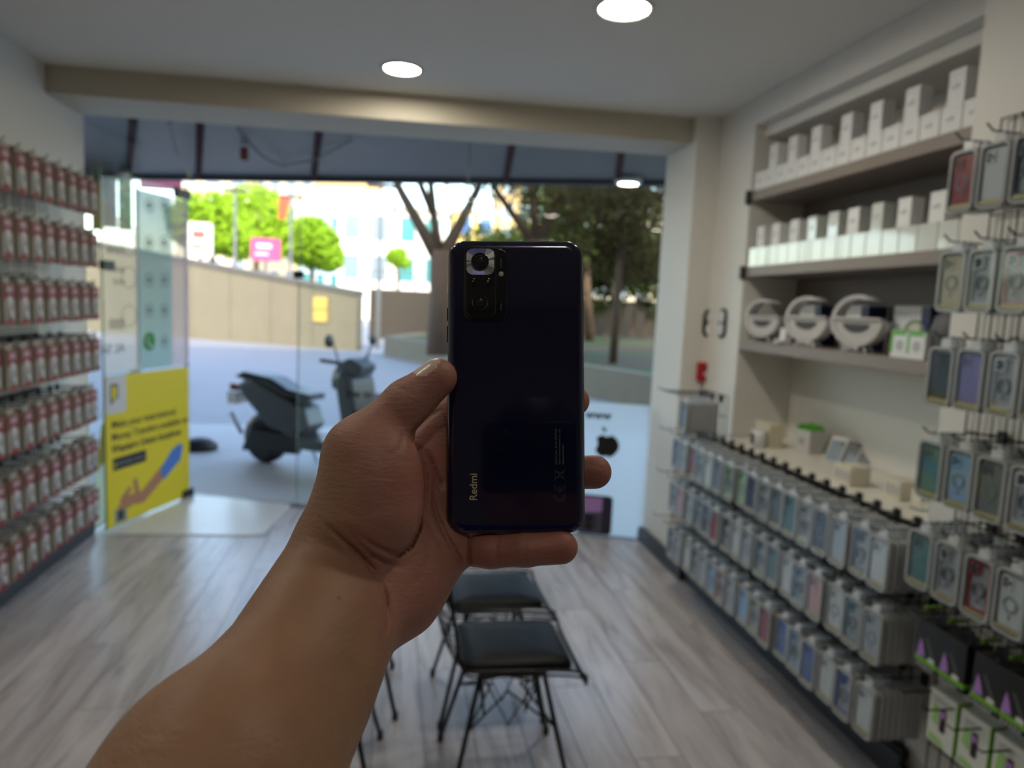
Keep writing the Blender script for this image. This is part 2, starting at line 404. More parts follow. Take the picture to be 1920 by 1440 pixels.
MB().prism(rrect(.06, .405, .40, .49, .01), .0025, .0035, 0, I4).build('black_button', BLACK, po)
text('WESTERN UNION', .034, I4 @ Matrix.Translation((.105, .435, .0040)), mat('grey_ink', (150, 150, 160), .5), po)
MB().prism([(.07, .435), (.09, .425), (.09, .465)], .0036, .0042, 0, I4).build('arrow_mark', YEL, po)
# picture of a hand reaching up, blue cuff
hp = MB(); SKP = mat('poster_skin', (176, 122, 88), .5)
for a, b, ra, rb in (((.16, .17), (.36, .15), .035, .045), ((.36, .15), (.62, .30), .045, .05), ((.15, .19), (.22, .24), .02, .02), ((.30, .20), (.28, .29), .025, .02), ((.12, .14), (.22, .13), .018, .02)):
    v = Vector((b[0]-a[0], b[1]-a[1])); t0 = math.atan2(v.y, v.x); P = []
    for k in range(9): an = t0+PI/2+PI*k/8; P.append((a[0]+ra*math.cos(an), a[1]+ra*math.sin(an)))
    for k in range(9): an = t0-PI/2+PI*k/8; P.append((b[0]+rb*math.cos(an), b[1]+rb*math.sin(an)))
    z0 = .0022+.00002*len(hp.f); hp.prism(P, .0022, z0+.0006, 0, I4)
hp.build('hand_picture', SKP, po)
MB().prism([(.60, .22), (.80, .33), (.84, .44), (.78, .46), (.70, .43), (.56, .31)], .0022, .0042, 0, I4).build('cuff_picture', mat('poster_blue', (70, 120, 200), .5), po)
MB().prism(rrect(.07, .03, .19, .13, .006), .0022, .003, 0, I4).prism(rrect(.10, .045, .16, .115, .006), .003, .0034, 1, I4).build('small_badge', [mat('badge_grey', (140, 140, 140), .5), BLACK], po)
# film prints above the poster
s1 = ondoor(259, 560)[0]; s2 = ondoor(321, 560)[0]
MB().prism([(.01, 1.075), (s1-.01, 1.075), (s1-.01, 2.06), (.12, 2.12), (.01, 2.22)], 0, .001, 0, I4).build('text_film', film('cream_film', (255, 236, 218), .50), dr)
gf = MB().prism([(s1, 1.075), (s2, 1.075), (s2, 2.33), (s1, 2.33)], 0, .0012, 0, I4).build('icon_film', film('sage_film', (176, 204, 204), .88, noise=.10, nscale=2.2), dr)
MB().prism([(s2, 1.075), (DL-.01, 1.075), (DL-.01, 2.33), (s2, 2.33)], 0, .001, 0, I4).build('side_film', film('mauve_film', (236, 204, 214), .68), dr)
GI = mat('green_icon', (24, 140, 50), .5)
sc_, zc_ = ondoor(278, 640)
MB().prism(circ(sc_, zc_, .068, 24), .0014, .002, 0, I4).build('round_icon', GI, gf)
MB().tube([(I4 @ Vector((sc_+dx, zc_+dz, .003))) for dx, dz in ((-.03, .035), (-.032, .0), (-.005, -.03), (.03, -.035))], .007, 6).build('handset_icon', WHITE, gf)
for px, py in ((278, 385), (306, 385), (278, 525), (306, 525), (306, 640), (278, 455), (306, 455), (278, 582), (306, 582)):
    s, z = ondoor(px, py)
    MB().ring(circ(s, z, .05, 18), circ(s, z, .044, 18), .0014, .002, 0, I4).prism(rrect(s-.018, z-.02, s+.018, z+.02, .008), .0014, .002, 0, I4).build('outline_icon', mat('film_ink', (84, 100, 96), .5), gf)
TI = mat('brown_ink', (96, 84, 70), .5)
for px, py in ((240, 460), (240, 520), (240, 592)):
    s, z = ondoor(px, py)
    MB().ring(circ(s, z, .075, 20), circ(s, z, .070, 20), .0014, .002, 0, I4).build('outline_icon', TI, dr)
for py, tx, sz in ((478, 'TAMIR', .06), (512, 'EKRAN', .055), (534, 'KILIF', .055), (616, 'lllllll', .10), (660, 'AL SAT', .09)):
    s, z = ondoor(232, py)
    text(tx, sz, I4 @ Matrix.Translation((s, z, .0016)), TI, dr, mirror=True)
text('SIM', .16, Matrix.Translation((-1.935, 5.95, .92)) @ Matrix.Rotation(PI/2, 4, 'Z') @ Matrix.Rotation(PI/2, 4, 'X') , TI, sg, mirror=True)
# yellow and pale green prints low on the side pane
MB().prism([(5.20, .70), (5.62, 1.0), (5.30, .45), (5.10, .40)], 0, .001, 0, Matrix(((0,0,1,-1.942),(1,0,0,0),(0,1,0,0),(0,0,0,1)))).build('yellow_print', YEL, sg)
MB().prism([(5.08, .02), (6.0, .02), (6.0, 1.05), (5.62, 1.0), (5.08, .40)], 0, .001, 0, Matrix(((0,0,1,-1.943),(1,0,0,0),(0,1,0,0),(0,0,0,1)))).build('pale_film', film('pale_film', (224, 236, 214), .8), sg)
# white doormat with rounded corners inside the doorway
mt = MB().prism([(-1.83, 4.99), (-.90, 4.93), (-.83, 4.96), (-.74, 5.66), (-.78, 5.71), (-1.50, 5.93), (-1.56, 5.92)], .001, .007)
tag(mt.build('doormat', mat('mat_white', (218, 216, 212), .25, noise=.04, nscale=4), bevel=.002), 'flat white doormat with rounded corners on the floor in the doorway', 'doormat')

# ================================================================== OUTSIDE
PAVE = mat('pavement_stone', (176, 176, 178), .6, noise=.08, nscale=3, bump=.05)
ROAD = mat('asphalt', (142, 142, 146), .75, noise=.10, nscale=2, bump=.1, bscale=200)
CONC = mat('concrete', (132, 123, 100), .8, noise=.12, nscale=1.2, bump=.15, bscale=20)
def gpoly(pts, z0, z1, name, m, **k): return struct(MB().prism(pts, z0, z1).build(name, m), **k)
gpoly([(-30, 4.9), (-1.96, 4.9), (-1.96, 6.13), (-1.57, gy(-1.57)+.06), (1.84, gy(1.84)+.06), (2.4, 4.65), (30, 4.65), (30, 8.6), (2.6, 9.0), (-2.3, 9.35), (-30, 12.5)], -.2, -.004, 'pavement', PAVE)
gpoly([(-90, -30), (90, -30), (90, 140), (-90, 140)], -.5, -.13, 'road', ROAD)
gpoly([(-30, 12.5), (-2.3, 9.35), (2.6, 9.0), (30, 8.6), (30, 8.77), (2.6, 9.17), (-2.3, 9.52), (-30, 12.7)], -.2, .0, 'kerb', mat('kerb_stone', (150, 150, 152), .7, noise=.1))
# the building over and beside the shop
up = MB().box((-30, -14, 3.1), (30, 4.85, 15.0)).box((-30, 4.4, -.2), (-2.16, 5.0, 3.1)).box((2.46, 4.3, -.2), (30, 4.75, 3.1)).box((-30, -14, -.2), (-2.2, -3, 3.1)).box((2.5, -14, -.2), (30, -3, 3.1))
struct(up.build('upper_building', mat('facade_paint', (170, 165, 155), .8, noise=.05)))
# canopy over the pavement with brown ribs
CL, CR = atZ(300, 334, 2.9), atZ(1250, 345, 2.9); cdv = (CR-CL).normalized()
cl2, cr2 = CL-cdv*7, CR+cdv*7
cnp = MB().prism([(cl2.x, 5.0), (-1.95, 5.02), (1.84, 4.76), (cr2.x, 4.76), tuple(cr2.xy), tuple(cl2.xy)], 2.92, 3.02)
can = thing('canopy', 'dark grey canopy over the pavement outside with brown ribs', 'canopy', (0, 6.5, 2.9))
cnp.build('canopy_sheet', mat('canopy_grey', (108, 101, 96), .45, noise=.12, nscale=1.5), can)
n_ = Vector((cdv.y, -cdv.x, 0)); n_ = n_ if n_.y < 0 else -n_
MB().prism([tuple(cr2.xy), tuple(cl2.xy), tuple((cl2+n_*.10).xy), tuple((cr2+n_*.10).xy)], 2.87, 3.06).build('front_rail', mat('rail_grey', (64, 66, 74), .5), can)
RIB = mat('rib_brown', (70, 40, 40), .9, spec=.1)
for pa, pb in (((375, 252), (372, 334)), ((598, 252), (588, 334)), ((958, 284), (948, 341)), ((1163, 300), (1158, 344)), ((250, 230), (240, 332))):
    a = atZ(*pa, 2.9); b = atZ(*pb, 2.9); d = (a-b).normalized(); a = b+d*((b.y-4.9)/max(.2, -d.y))
    MB().tube([a+Vector((0, 0, 0)), b], .030, 6).build('rib', RIB, can)
a = atZ(445, 240, 2.88); b = atZ(530, 310, 2.88)
pts = [a+(b-a)*t+Vector((0, 0, -.06*math.sin(PI*t))) for t in [k/10 for k in range(11)]]+[atZ(590, 300, 2.86)+Vector((0, 0, 0)), atZ(660, 262, 2.9)]
MB().tube(pts, .008, 6).build('cable', BLACK, can)
c = atZ(458, 290, 2.84); MB().box((c.x-.03, c.y-.03, c.z-.05), (c.x+.03, c.y+.03, c.z+.06)).build('junction_plug', mat('plug_red', (150, 70, 70), .5), can, bevel=.006)
pts = [atZ(318, 230, 2.85), atZ(322, 255, 2.8), atZ(332, 290, 2.72), atZ(350, 318, 2.7), atZ(360, 330, 2.75)]
MB().tube(pts, .010, 6).build('cable', mat('cable_grey', (130, 130, 120), .5), can)
c = atZ(1178, 343, 2.86)  # glowing disc added for a ceiling lamp's reflection in the glass
t = thing('downlight', 'round glowing disc standing in for a ceiling light mirrored in the glass', 'ceiling light', c)
MB().lathe([(.13, .05), (.13, 0), (.12, -.01)], 24).build('rim', mat('lamp_rim', (200, 200, 196)), t, world=False, smooth=True)
MB().lathe([(.115, -.008), (.05, -.014), (.002, -.016)], 24).build('diffuser', mat('lamp_reflection_disc', (255, 250, 235), emit=6), t, world=False)

# ramp wall across the road, in cast panels
wl, wr_ = Vector((-7.34, 28.2, 0)), Vector((-1.15, 24.65, 0)); wd = (wr_-wl).normalized(); wn = Vector((wd.y, -wd.x, 0))
zl = atY(355, 486, 28.2).z; zr = atY(690, 546, 24.7).z; slope = (zr-zl)/(wr_-wl).length
rw = thing('ramp_wall', 'long beige concrete ramp wall across the road, sloping down to the right', 'wall', tuple((wl+wr_)/2))
for k in range(-6, 4):
    L = (wr_-wl).length/4; a, b = wl+wd*(k*L+.01), wl+wd*((k+1)*L-.01); h0, h1 = zl+slope*k*L, zl+slope*(k+1)*L
    if k == -2: pass
    q = wn*.0; t_ = -wn*.35
    P = [a, b, b+t_, a+t_]
    MB().add([(*p.xy, -.13) for p in P]+[(*p.xy, (h0 if i in (0, 3) else h1)-.16) for i, p in enumerate(P)], [(3,2,1,0),(4,5,6,7),(0,1,5,4),(1,2,6,5),(2,3,7,6),(3,0,4,7)]).build('concrete_panel', CONC, rw)
    a2, b2 = a+wn*.06, b+wn*.06; P = [a2, b2, b+t_*1.2, a+t_*1.2]
    MB().add([(*p.xy, (h0 if i in (0, 3) else h1)-.16) for i, p in enumerate(P)]+[(*p.xy, (h0 if i in (0, 3) else h1)) for i, p in enumerate(P)], [(3,2,1,0),(4,5,6,7),(0,1,5,4),(1,2,6,5),(2,3,7,6),(3,0,4,7)]).build('coping', mat('coping_grey', (104, 100, 92), .8, noise=.1), rw)
for py in (568, 592):
    p = wl+wd*((wr_-wl).length*.80); d = ray(601, py); p = CAM+d*((wl+wn*.03-CAM).dot(wn)/d.dot(wn))
    sq = [p+wd*u+Vector((0, 0, v)) for u, v in ((-.28, -.2), (.28, -.2), (.28, .2), (-.28, .2))]
    MB().add(sq+[q+wn*.03 for q in sq], [(3,2,1,0),(4,5,6,7),(0,1,5,4),(1,2,6,5),(2,3,7,6),(3,0,4,7)]).build('yellow_plate', mat('plate_yellow', (226, 186, 90), .6), rw)
# wall with railing beyond the tree, its shade put into a dark colour
bw = thing('railed_wall', 'roadside wall coloured dark as in shade, with a thin railing behind the trees', 'wall', (4, 33, 0))
MB().box((-1.0, 33, -.13), (26, 33.4, 2.1)).build('wall_body', mat('shaded_wall', (66, 58, 48), .8, noise=.1), bw)
for k in range(28):
    MB().box((-1+k, 33.15, 2.1), (-.94+k, 33.2, 2.9)).build('post', mat('rail_metal', (96, 100, 96), .5), bw)
MB().box((-1, 33.15, 2.86), (26, 33.2, 2.92)).box((-1, 33.15, 2.5), (26, 33.2, 2.54)).build('rail', MATS['rail_metal'], bw)

# planter wall in the shade, with soil and grass
A_, B_ = Vector((11.0, 5.6, 0)), Vector((-.21, 22.7, 0)); M_ = Vector((4.76, 12.1, 0))
pd = (B_-M_).normalized()
P = [(M_.x+7, M_.y-1.2), (M_.x, M_.y), (B_.x, B_.y), (B_.x+1.2, B_.y+3.2)]
pw = MB()
for i in range(3):
    a, b = Vector(P[i]), Vector(P[i+1]); d = (b-a).normalized(); n = Vector((-d.y, d.x))*-.28
    pw.prism([tuple(a), tuple(b), tuple(b+n), tuple(a+n)], -.13, .5)
tag(pw.build('planter_wall', mat('planter_stone', (128, 116, 96), .8, noise=.1, nscale=2)), 'low beige stone planter wall outside, below the trees', 'wall')
def soil_mat():
    m = bpy.data.materials.new('soil_grass'); m.use_nodes = True; t = m.node_tree; p = t.nodes['Principled BSDF']; p.inputs['Roughness'].default_value = .9
    tc = t.nodes.new('ShaderNodeTexCoord'); nz = t.nodes.new('ShaderNodeTexNoise'); nz.inputs['Scale'].default_value = .55; nz.inputs['Detail'].default_value = 6
    cr = t.nodes.new('ShaderNodeValToRGB'); e = cr.color_ramp.elements
    e[0].position = .42; e[0].color = (*s2l((82, 60, 44)), 1); e[1].position = .55; e[1].color = (*s2l((58, 70, 26)), 1)
    t.links.new(tc.outputs['Object'], nz.inputs[0]); t.links.new(nz.outputs[0], cr.inputs[0]); t.links.new(cr.outputs[0], p.inputs[0]); return m
MB().prism([(40, 10), (P[0][0], P[0][1]+.2), (P[1][0]+.1, P[1][1]+.2), (P[2][0]+.2, P[2][1]), (P[3][0], P[3][1]), (2, 32.9), (40, 32.9)], .2, .44).build('ground_bed', soil_mat())
tag(bpy.data.objects['ground_bed'], 'brown soil bed with grass patches behind the planter wall', 'ground', kind='structure')

BARK = mat('bark', (98, 78, 60), .9, noise=.3, nscale=4, bump=.6, bscale=12)
def leaf_mb(blobs, size, rng):
    m = MB()
    for (c, r, n) in blobs:
        for _ in range(n):
            while True:
                v = Vector((rng.uniform(-1, 1), rng.uniform(-1, 1), rng.uniform(-1, 1)))
                if .25 < v.length < 1: break
            p = Vector(c)+Vector((v.x*r[0], v.y*r[1], v.z*r[2]))
            a = Vector((rng.gauss(0, 1), rng.gauss(0, 1), rng.gauss(0, 1))).normalized(); b = a.orthogonal().normalized(); s = size*rng.uniform(.6, 1.3)
            m.add([p-a*s, p-b*s*.5, p+a*s, p+b*s*.5], [(0, 1, 2, 3)])
    return m
def tree(name, label, base, trunk, branches, blobs, lm, size, seed, group='trees across the road'):
    t = thing(name, label, 'tree', base, 0, group); rng = random.Random(seed)
    m = MB(); m.tube(trunk[0], trunk[1], 10)
    for pts, r in branches: m.tube(pts, r, 7)
    m.build('trunk', BARK, t, smooth=True)
    f = leaf_mb(blobs, size, rng).build('foliage', lm, t); f['kind'] = 'stuff'
    return t
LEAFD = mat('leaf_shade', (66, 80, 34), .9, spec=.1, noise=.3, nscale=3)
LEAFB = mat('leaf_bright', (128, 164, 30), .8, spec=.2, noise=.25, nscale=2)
Y1 = 17.0
b0 = atY(826, 655, Y1); b0.z = .4
k1 = atY(824, 560, Y1); k2 = atY(826, 470, Y1)
def br(*pp, y0=Y1, dy=0): return [atY(px, py, y0+dy*i) for i, (px, py) in enumerate(pp)]
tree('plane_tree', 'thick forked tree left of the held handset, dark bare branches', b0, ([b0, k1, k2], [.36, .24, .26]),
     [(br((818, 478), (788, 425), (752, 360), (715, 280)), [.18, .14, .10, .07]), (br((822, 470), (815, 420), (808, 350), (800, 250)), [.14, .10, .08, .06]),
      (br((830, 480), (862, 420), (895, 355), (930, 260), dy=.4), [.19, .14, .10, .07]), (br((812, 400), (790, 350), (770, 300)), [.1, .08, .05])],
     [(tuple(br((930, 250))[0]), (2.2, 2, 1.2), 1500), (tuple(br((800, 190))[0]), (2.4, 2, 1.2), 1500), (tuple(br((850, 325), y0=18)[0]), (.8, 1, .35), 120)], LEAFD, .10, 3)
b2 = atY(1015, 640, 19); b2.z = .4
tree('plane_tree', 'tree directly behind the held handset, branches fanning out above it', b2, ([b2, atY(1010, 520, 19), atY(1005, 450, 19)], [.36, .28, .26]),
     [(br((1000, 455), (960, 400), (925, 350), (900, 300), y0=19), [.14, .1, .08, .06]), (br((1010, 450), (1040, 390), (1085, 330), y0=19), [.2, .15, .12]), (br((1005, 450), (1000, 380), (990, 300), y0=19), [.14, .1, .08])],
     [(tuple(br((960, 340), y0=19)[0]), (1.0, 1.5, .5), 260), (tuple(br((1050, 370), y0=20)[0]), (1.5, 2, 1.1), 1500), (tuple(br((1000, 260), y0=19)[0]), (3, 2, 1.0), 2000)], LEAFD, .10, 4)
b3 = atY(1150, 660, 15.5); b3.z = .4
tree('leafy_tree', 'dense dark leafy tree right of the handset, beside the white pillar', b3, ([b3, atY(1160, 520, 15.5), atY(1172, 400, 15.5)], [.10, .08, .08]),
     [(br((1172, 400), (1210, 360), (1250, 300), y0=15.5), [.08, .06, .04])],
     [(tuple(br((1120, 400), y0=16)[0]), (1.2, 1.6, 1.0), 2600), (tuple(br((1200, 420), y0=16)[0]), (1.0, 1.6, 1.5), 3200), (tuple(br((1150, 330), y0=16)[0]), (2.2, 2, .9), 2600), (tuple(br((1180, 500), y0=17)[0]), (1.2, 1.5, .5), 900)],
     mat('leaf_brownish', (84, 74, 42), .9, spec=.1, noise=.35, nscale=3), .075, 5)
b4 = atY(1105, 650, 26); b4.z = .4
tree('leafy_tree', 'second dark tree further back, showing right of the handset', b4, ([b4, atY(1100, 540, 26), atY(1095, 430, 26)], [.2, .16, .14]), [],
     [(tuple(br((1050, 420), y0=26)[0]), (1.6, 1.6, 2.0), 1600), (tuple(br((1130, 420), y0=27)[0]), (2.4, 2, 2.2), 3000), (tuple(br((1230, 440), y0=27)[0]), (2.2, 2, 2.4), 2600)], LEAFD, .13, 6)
hd = thing('hedge', 'long dark hedge and undergrowth behind the planter, right of the handset', 'hedge', (7, 29, .4))
rg = random.Random(31); bl = []
for k in range(16):
    px = 900+24*k; c = atY(px, 510+rg.uniform(-30, 25), 29); bl.append((tuple(c), (1.0, 1.2, 1.3+rg.uniform(0, .5)), 900))
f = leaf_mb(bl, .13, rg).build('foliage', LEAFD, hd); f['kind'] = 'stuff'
sm_ = MB()
for k in range(16): c = atY(900+24*k, 560, 29); sm_.tube([(c.x, 29, .35), (c.x+.2, 29.1, 2.2)], .05, 5)
sm_.build('stems', BARK, hd)['kind'] = 'stuff'
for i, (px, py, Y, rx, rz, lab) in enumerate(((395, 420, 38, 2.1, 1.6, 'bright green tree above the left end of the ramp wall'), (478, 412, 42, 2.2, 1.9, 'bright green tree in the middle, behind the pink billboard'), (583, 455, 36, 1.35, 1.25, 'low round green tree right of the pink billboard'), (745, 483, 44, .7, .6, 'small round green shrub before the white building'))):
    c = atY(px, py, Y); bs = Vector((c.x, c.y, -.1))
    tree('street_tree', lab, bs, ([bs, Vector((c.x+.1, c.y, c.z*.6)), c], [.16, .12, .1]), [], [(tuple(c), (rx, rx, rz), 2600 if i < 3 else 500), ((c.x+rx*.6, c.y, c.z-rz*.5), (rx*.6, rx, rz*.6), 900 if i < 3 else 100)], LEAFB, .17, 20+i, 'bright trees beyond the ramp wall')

# buildings far behind
def building(label, px0, px1, ytop, Y, m, rows, cols, wm_, sill=.5, depth=7, inset=.12):
    a, b = atY(px0, 540, Y), atY(px1, 540, Y); zt = atY((px0+px1)/2, ytop, Y).z
    t = thing('building', label, 'building', ((a.x+b.x)/2, Y, 0), 0)
    W = b.x-a.x; H = zt
    MB().box((a.x, Y, -.2), (b.x, Y+depth, zt)).build('wall', m, t)
    MB().box((a.x-.2, Y-.2, zt), (b.x+.2, Y+depth, zt+.35)).build('roof', mat('roof_grey', (190, 180, 165), .8), t)
    cw, rh = W/cols, (H-2.4)/rows
    fr = None
    for r in range(rows):
        for c in range(cols):
            x0, z0 = a.x+cw*(c+.22), 2.4+rh*(r+.25); x1, z1 = a.x+cw*(c+.78), 2.4+rh*(r+.85)
            f = MB().ring([(x0-.12, z0-.12), (x1+.12, z0-.12), (x1+.12, z1+.12), (x0-.12, z1+.12)], [(x0, z0), (x1, z0), (x1, z1), (x0, z1)], Y-.08, Y+.0, 0, Matrix(((1,0,0,0),(0,0,1,0),(0,1,0,0),(0,0,0,1)))).build('window', WHITE, t)
            MB().box((x0, Y-.02, z0), (x1, Y+.03, z1)).build('pane', wm_, f)
    return t
WD = mat('far_glass', (120, 135, 145), .2); WT = mat('teal_glass', (70, 130, 130), .2)
IV = mat('ivory_render', (206, 194, 164), .8, noise=.05); OC = mat('ochre_render', (196, 168, 118), .8, noise=.05); WH = mat('white_render', (222, 218, 206), .8, noise=.03)
building('bright white low building with large windows, left of the forked tree', 632, 735, 392, 62, WH, 2, 2, WD)
building('white building with teal windows seen through the forked tree', 738, 832, 398, 62, WH, 2, 2, WT)
building('tall ochre apartment block behind the white building', 590, 712, 300, 95, OC, 5, 4, WD)
building('blue glazed office block behind the green trees', 560, 640, 400, 84, mat('blue_render', (150, 175, 185), .6), 4, 3, WT)
building('pale apartment block at the left above the trees', 470, 588, 290, 110, IV, 6, 4, WD)
building('cream apartment block with a big glazed bay, far left', 330, 468, 300, 100, IV, 4, 3, WD)
building('yellowish building with a blue panel, above the handset', 848, 925, 400, 66, mat('yellow_render', (236, 206, 120), .8), 3, 2, mat('blue_panel', (80, 120, 190), .5))
building('cream block glimpsed between the dark branches, right of the yellow one', 930, 1060, 330, 90, OC, 5, 4, WD)
building('pale block almost hidden by the dark leafy trees', 1065, 1300, 360, 90, IV, 4, 6, WD)
# road side furniture beyond the ramp wall
def post_sign(name, label, cat, px0, py0, px1, py1, Y, m, m2=None):
    a, b = atY(px0, py1, Y), atY(px1, py0, Y); t = thing(name, label, cat, ((a.x+b.x)/2, Y, 0))
    MB().prism(rrect(a.x, a.z, b.x, b.z, .12), Y, Y+.15, 0, Matrix(((1,0,0,0),(0,0,1,0),(0,1,0,0),(0,0,0,1)))).build('board', m, t)
    w_, h_ = b.x-a.x, b.z-a.z
    MB().box((a.x+w_*.2, Y-.02, a.z+h_*.55), (a.x+w_*.7, Y, a.z+h_*.75)).build('printed_panel', m2 or WHITE, t)
    MB().box((a.x+w_*.15, Y-.02, a.z+h_*.25), (a.x+w_*.6, Y, a.z+h_*.35)).build('printed_panel', m2 or WHITE, t)
    MB().box(((a.x+b.x)/2-.08, Y+.02, -.1), ((a.x+b.x)/2+.08, Y+.12, a.z)).build('post', mat('post_grey', (120, 120, 120), .5), t)
    return t
post_sign('billboard', 'pink billboard with white marks above the ramp wall', 'billboard', 470, 448, 526, 488, 33, mat('pink_board', (214, 84, 130), .5))
post_sign('billboard', 'white rounded sign with a small red panel, beside the glass door', 'billboard', 352, 418, 398, 480, 30, WH, mat('sign_red', (170, 90, 80), .5))
for px, py, Y, lab in ((441, 360, 32.5, 'left street lamp'), (546, 372, 32, 'street lamp beside the orange flag'), (715, 352, 26, 'tall street lamp left of the forked tree'), (1168, 350, 24, 'grey street lamp pole before the dark trees')):
    a = atY(px, py, Y); t = thing('street_lamp', 'thin grey '+lab if 'grey' not in lab else 'thin '+lab, 'street lamp', (a.x, Y, 0))
    MB().tube([(a.x, Y, -.1), (a.x, Y, a.z)], [.09, .05], 8).build('pole', MATS['post_grey'], t)
    MB().box((a.x-.5, Y-.1, a.z), (a.x+.5, Y+.1, a.z+.12)).build('lamp_head', mat('lamp_head', (60, 60, 60), .5), t, bevel=.03)
a = atY(540, 372, 31); b = atY(527, 412, 31)
t = thing('flag', 'orange red flag hanging beside the street lamp', 'flag', (a.x, 31, b.z))
MB().prism([(a.x-.35, a.z), (a.x+.1, a.z), (a.x-.1, b.z+.1), (a.x-.35, b.z)], 30.95, 30.99, 0, Matrix(((1,0,0,0),(0,0,1,0),(0,1,0,0),(0,0,0,1)))).build('cloth', mat('flag_red', (226, 84, 50), .6), t)
MB().tube([(a.x+.12, 30.97, -.1), (a.x+.12, 30.97, a.z+.3)], .03, 6).build('pole', MATS['post_grey'], t)
# neighbour's bright displays at the far left
def slab(name, label, cat, px0, py0, px1, py1, Y, m, th=.06):
    a, b = atY(px0, py1, Y), atY(px1, py0, Y); t = thing(name, label, cat, ((a.x+b.x)/2, Y, 0))
    MB().box((a.x, Y, a.z), (b.x, Y+th, b.z)).build('face', m, t, bevel=.01); 
    if name == 'banner': MB().box((a.x, Y+.01, b.z), (b.x, Y+th-.01, max(b.z+.02, 2.915))).build('hanger', MATS['post_grey'], t)
    return t
slab('banner', 'bright green upright banner seen through the glass door', 'banner', 222, 338, 244, 430, 8.6, mat('banner_green', (70, 200, 60), .5))
slab('banner', 'blue grey and cream upright banner left of the green one', 'banner', 192, 338, 216, 425, 8.7, mat('banner_blue', (150, 165, 190), .5))
slab('banner', 'yellow upright banner at the far left behind the glass', 'banner', 172, 338, 190, 430, 8.8, mat('banner_yellow', (220, 210, 110), .5))
slab('banner', 'orange round-edged banner at the far left edge of the glass', 'banner', 152, 345, 172, 395, 8.5, mat('banner_orange', (240, 120, 20), .5))
aw = slab('awning', 'pink awning board beyond the top of the glass door', 'awning', 262, 325, 340, 352, 14, mat('awning_pink', (200, 110, 130), .6))
for dx in (-.7, .7): MB().tube([(aw.location.x+dx*.6, 14.03, -.13), (aw.location.x+dx*.6, 14.03, atY(300, 345, 14).z)], .03, 6).build('post', MATS['post_grey'], aw)
lb = atZ(382, 842, 0)
MB().lathe([(.16, 0), (.16, .05), (.10, .11), (.03, .13)], 16, 0, Matrix.Translation((lb.x-.05, lb.y, -.004)) @ Matrix.Diagonal((1.2, 1, 1, 1))).build('bollard_base', mat('rubber_black', (28, 30, 32), .5), smooth=True)
tag(bpy.data.objects['bollard_base'], 'low black rubber block on the pavement right of the yellow poster', 'bollard base')

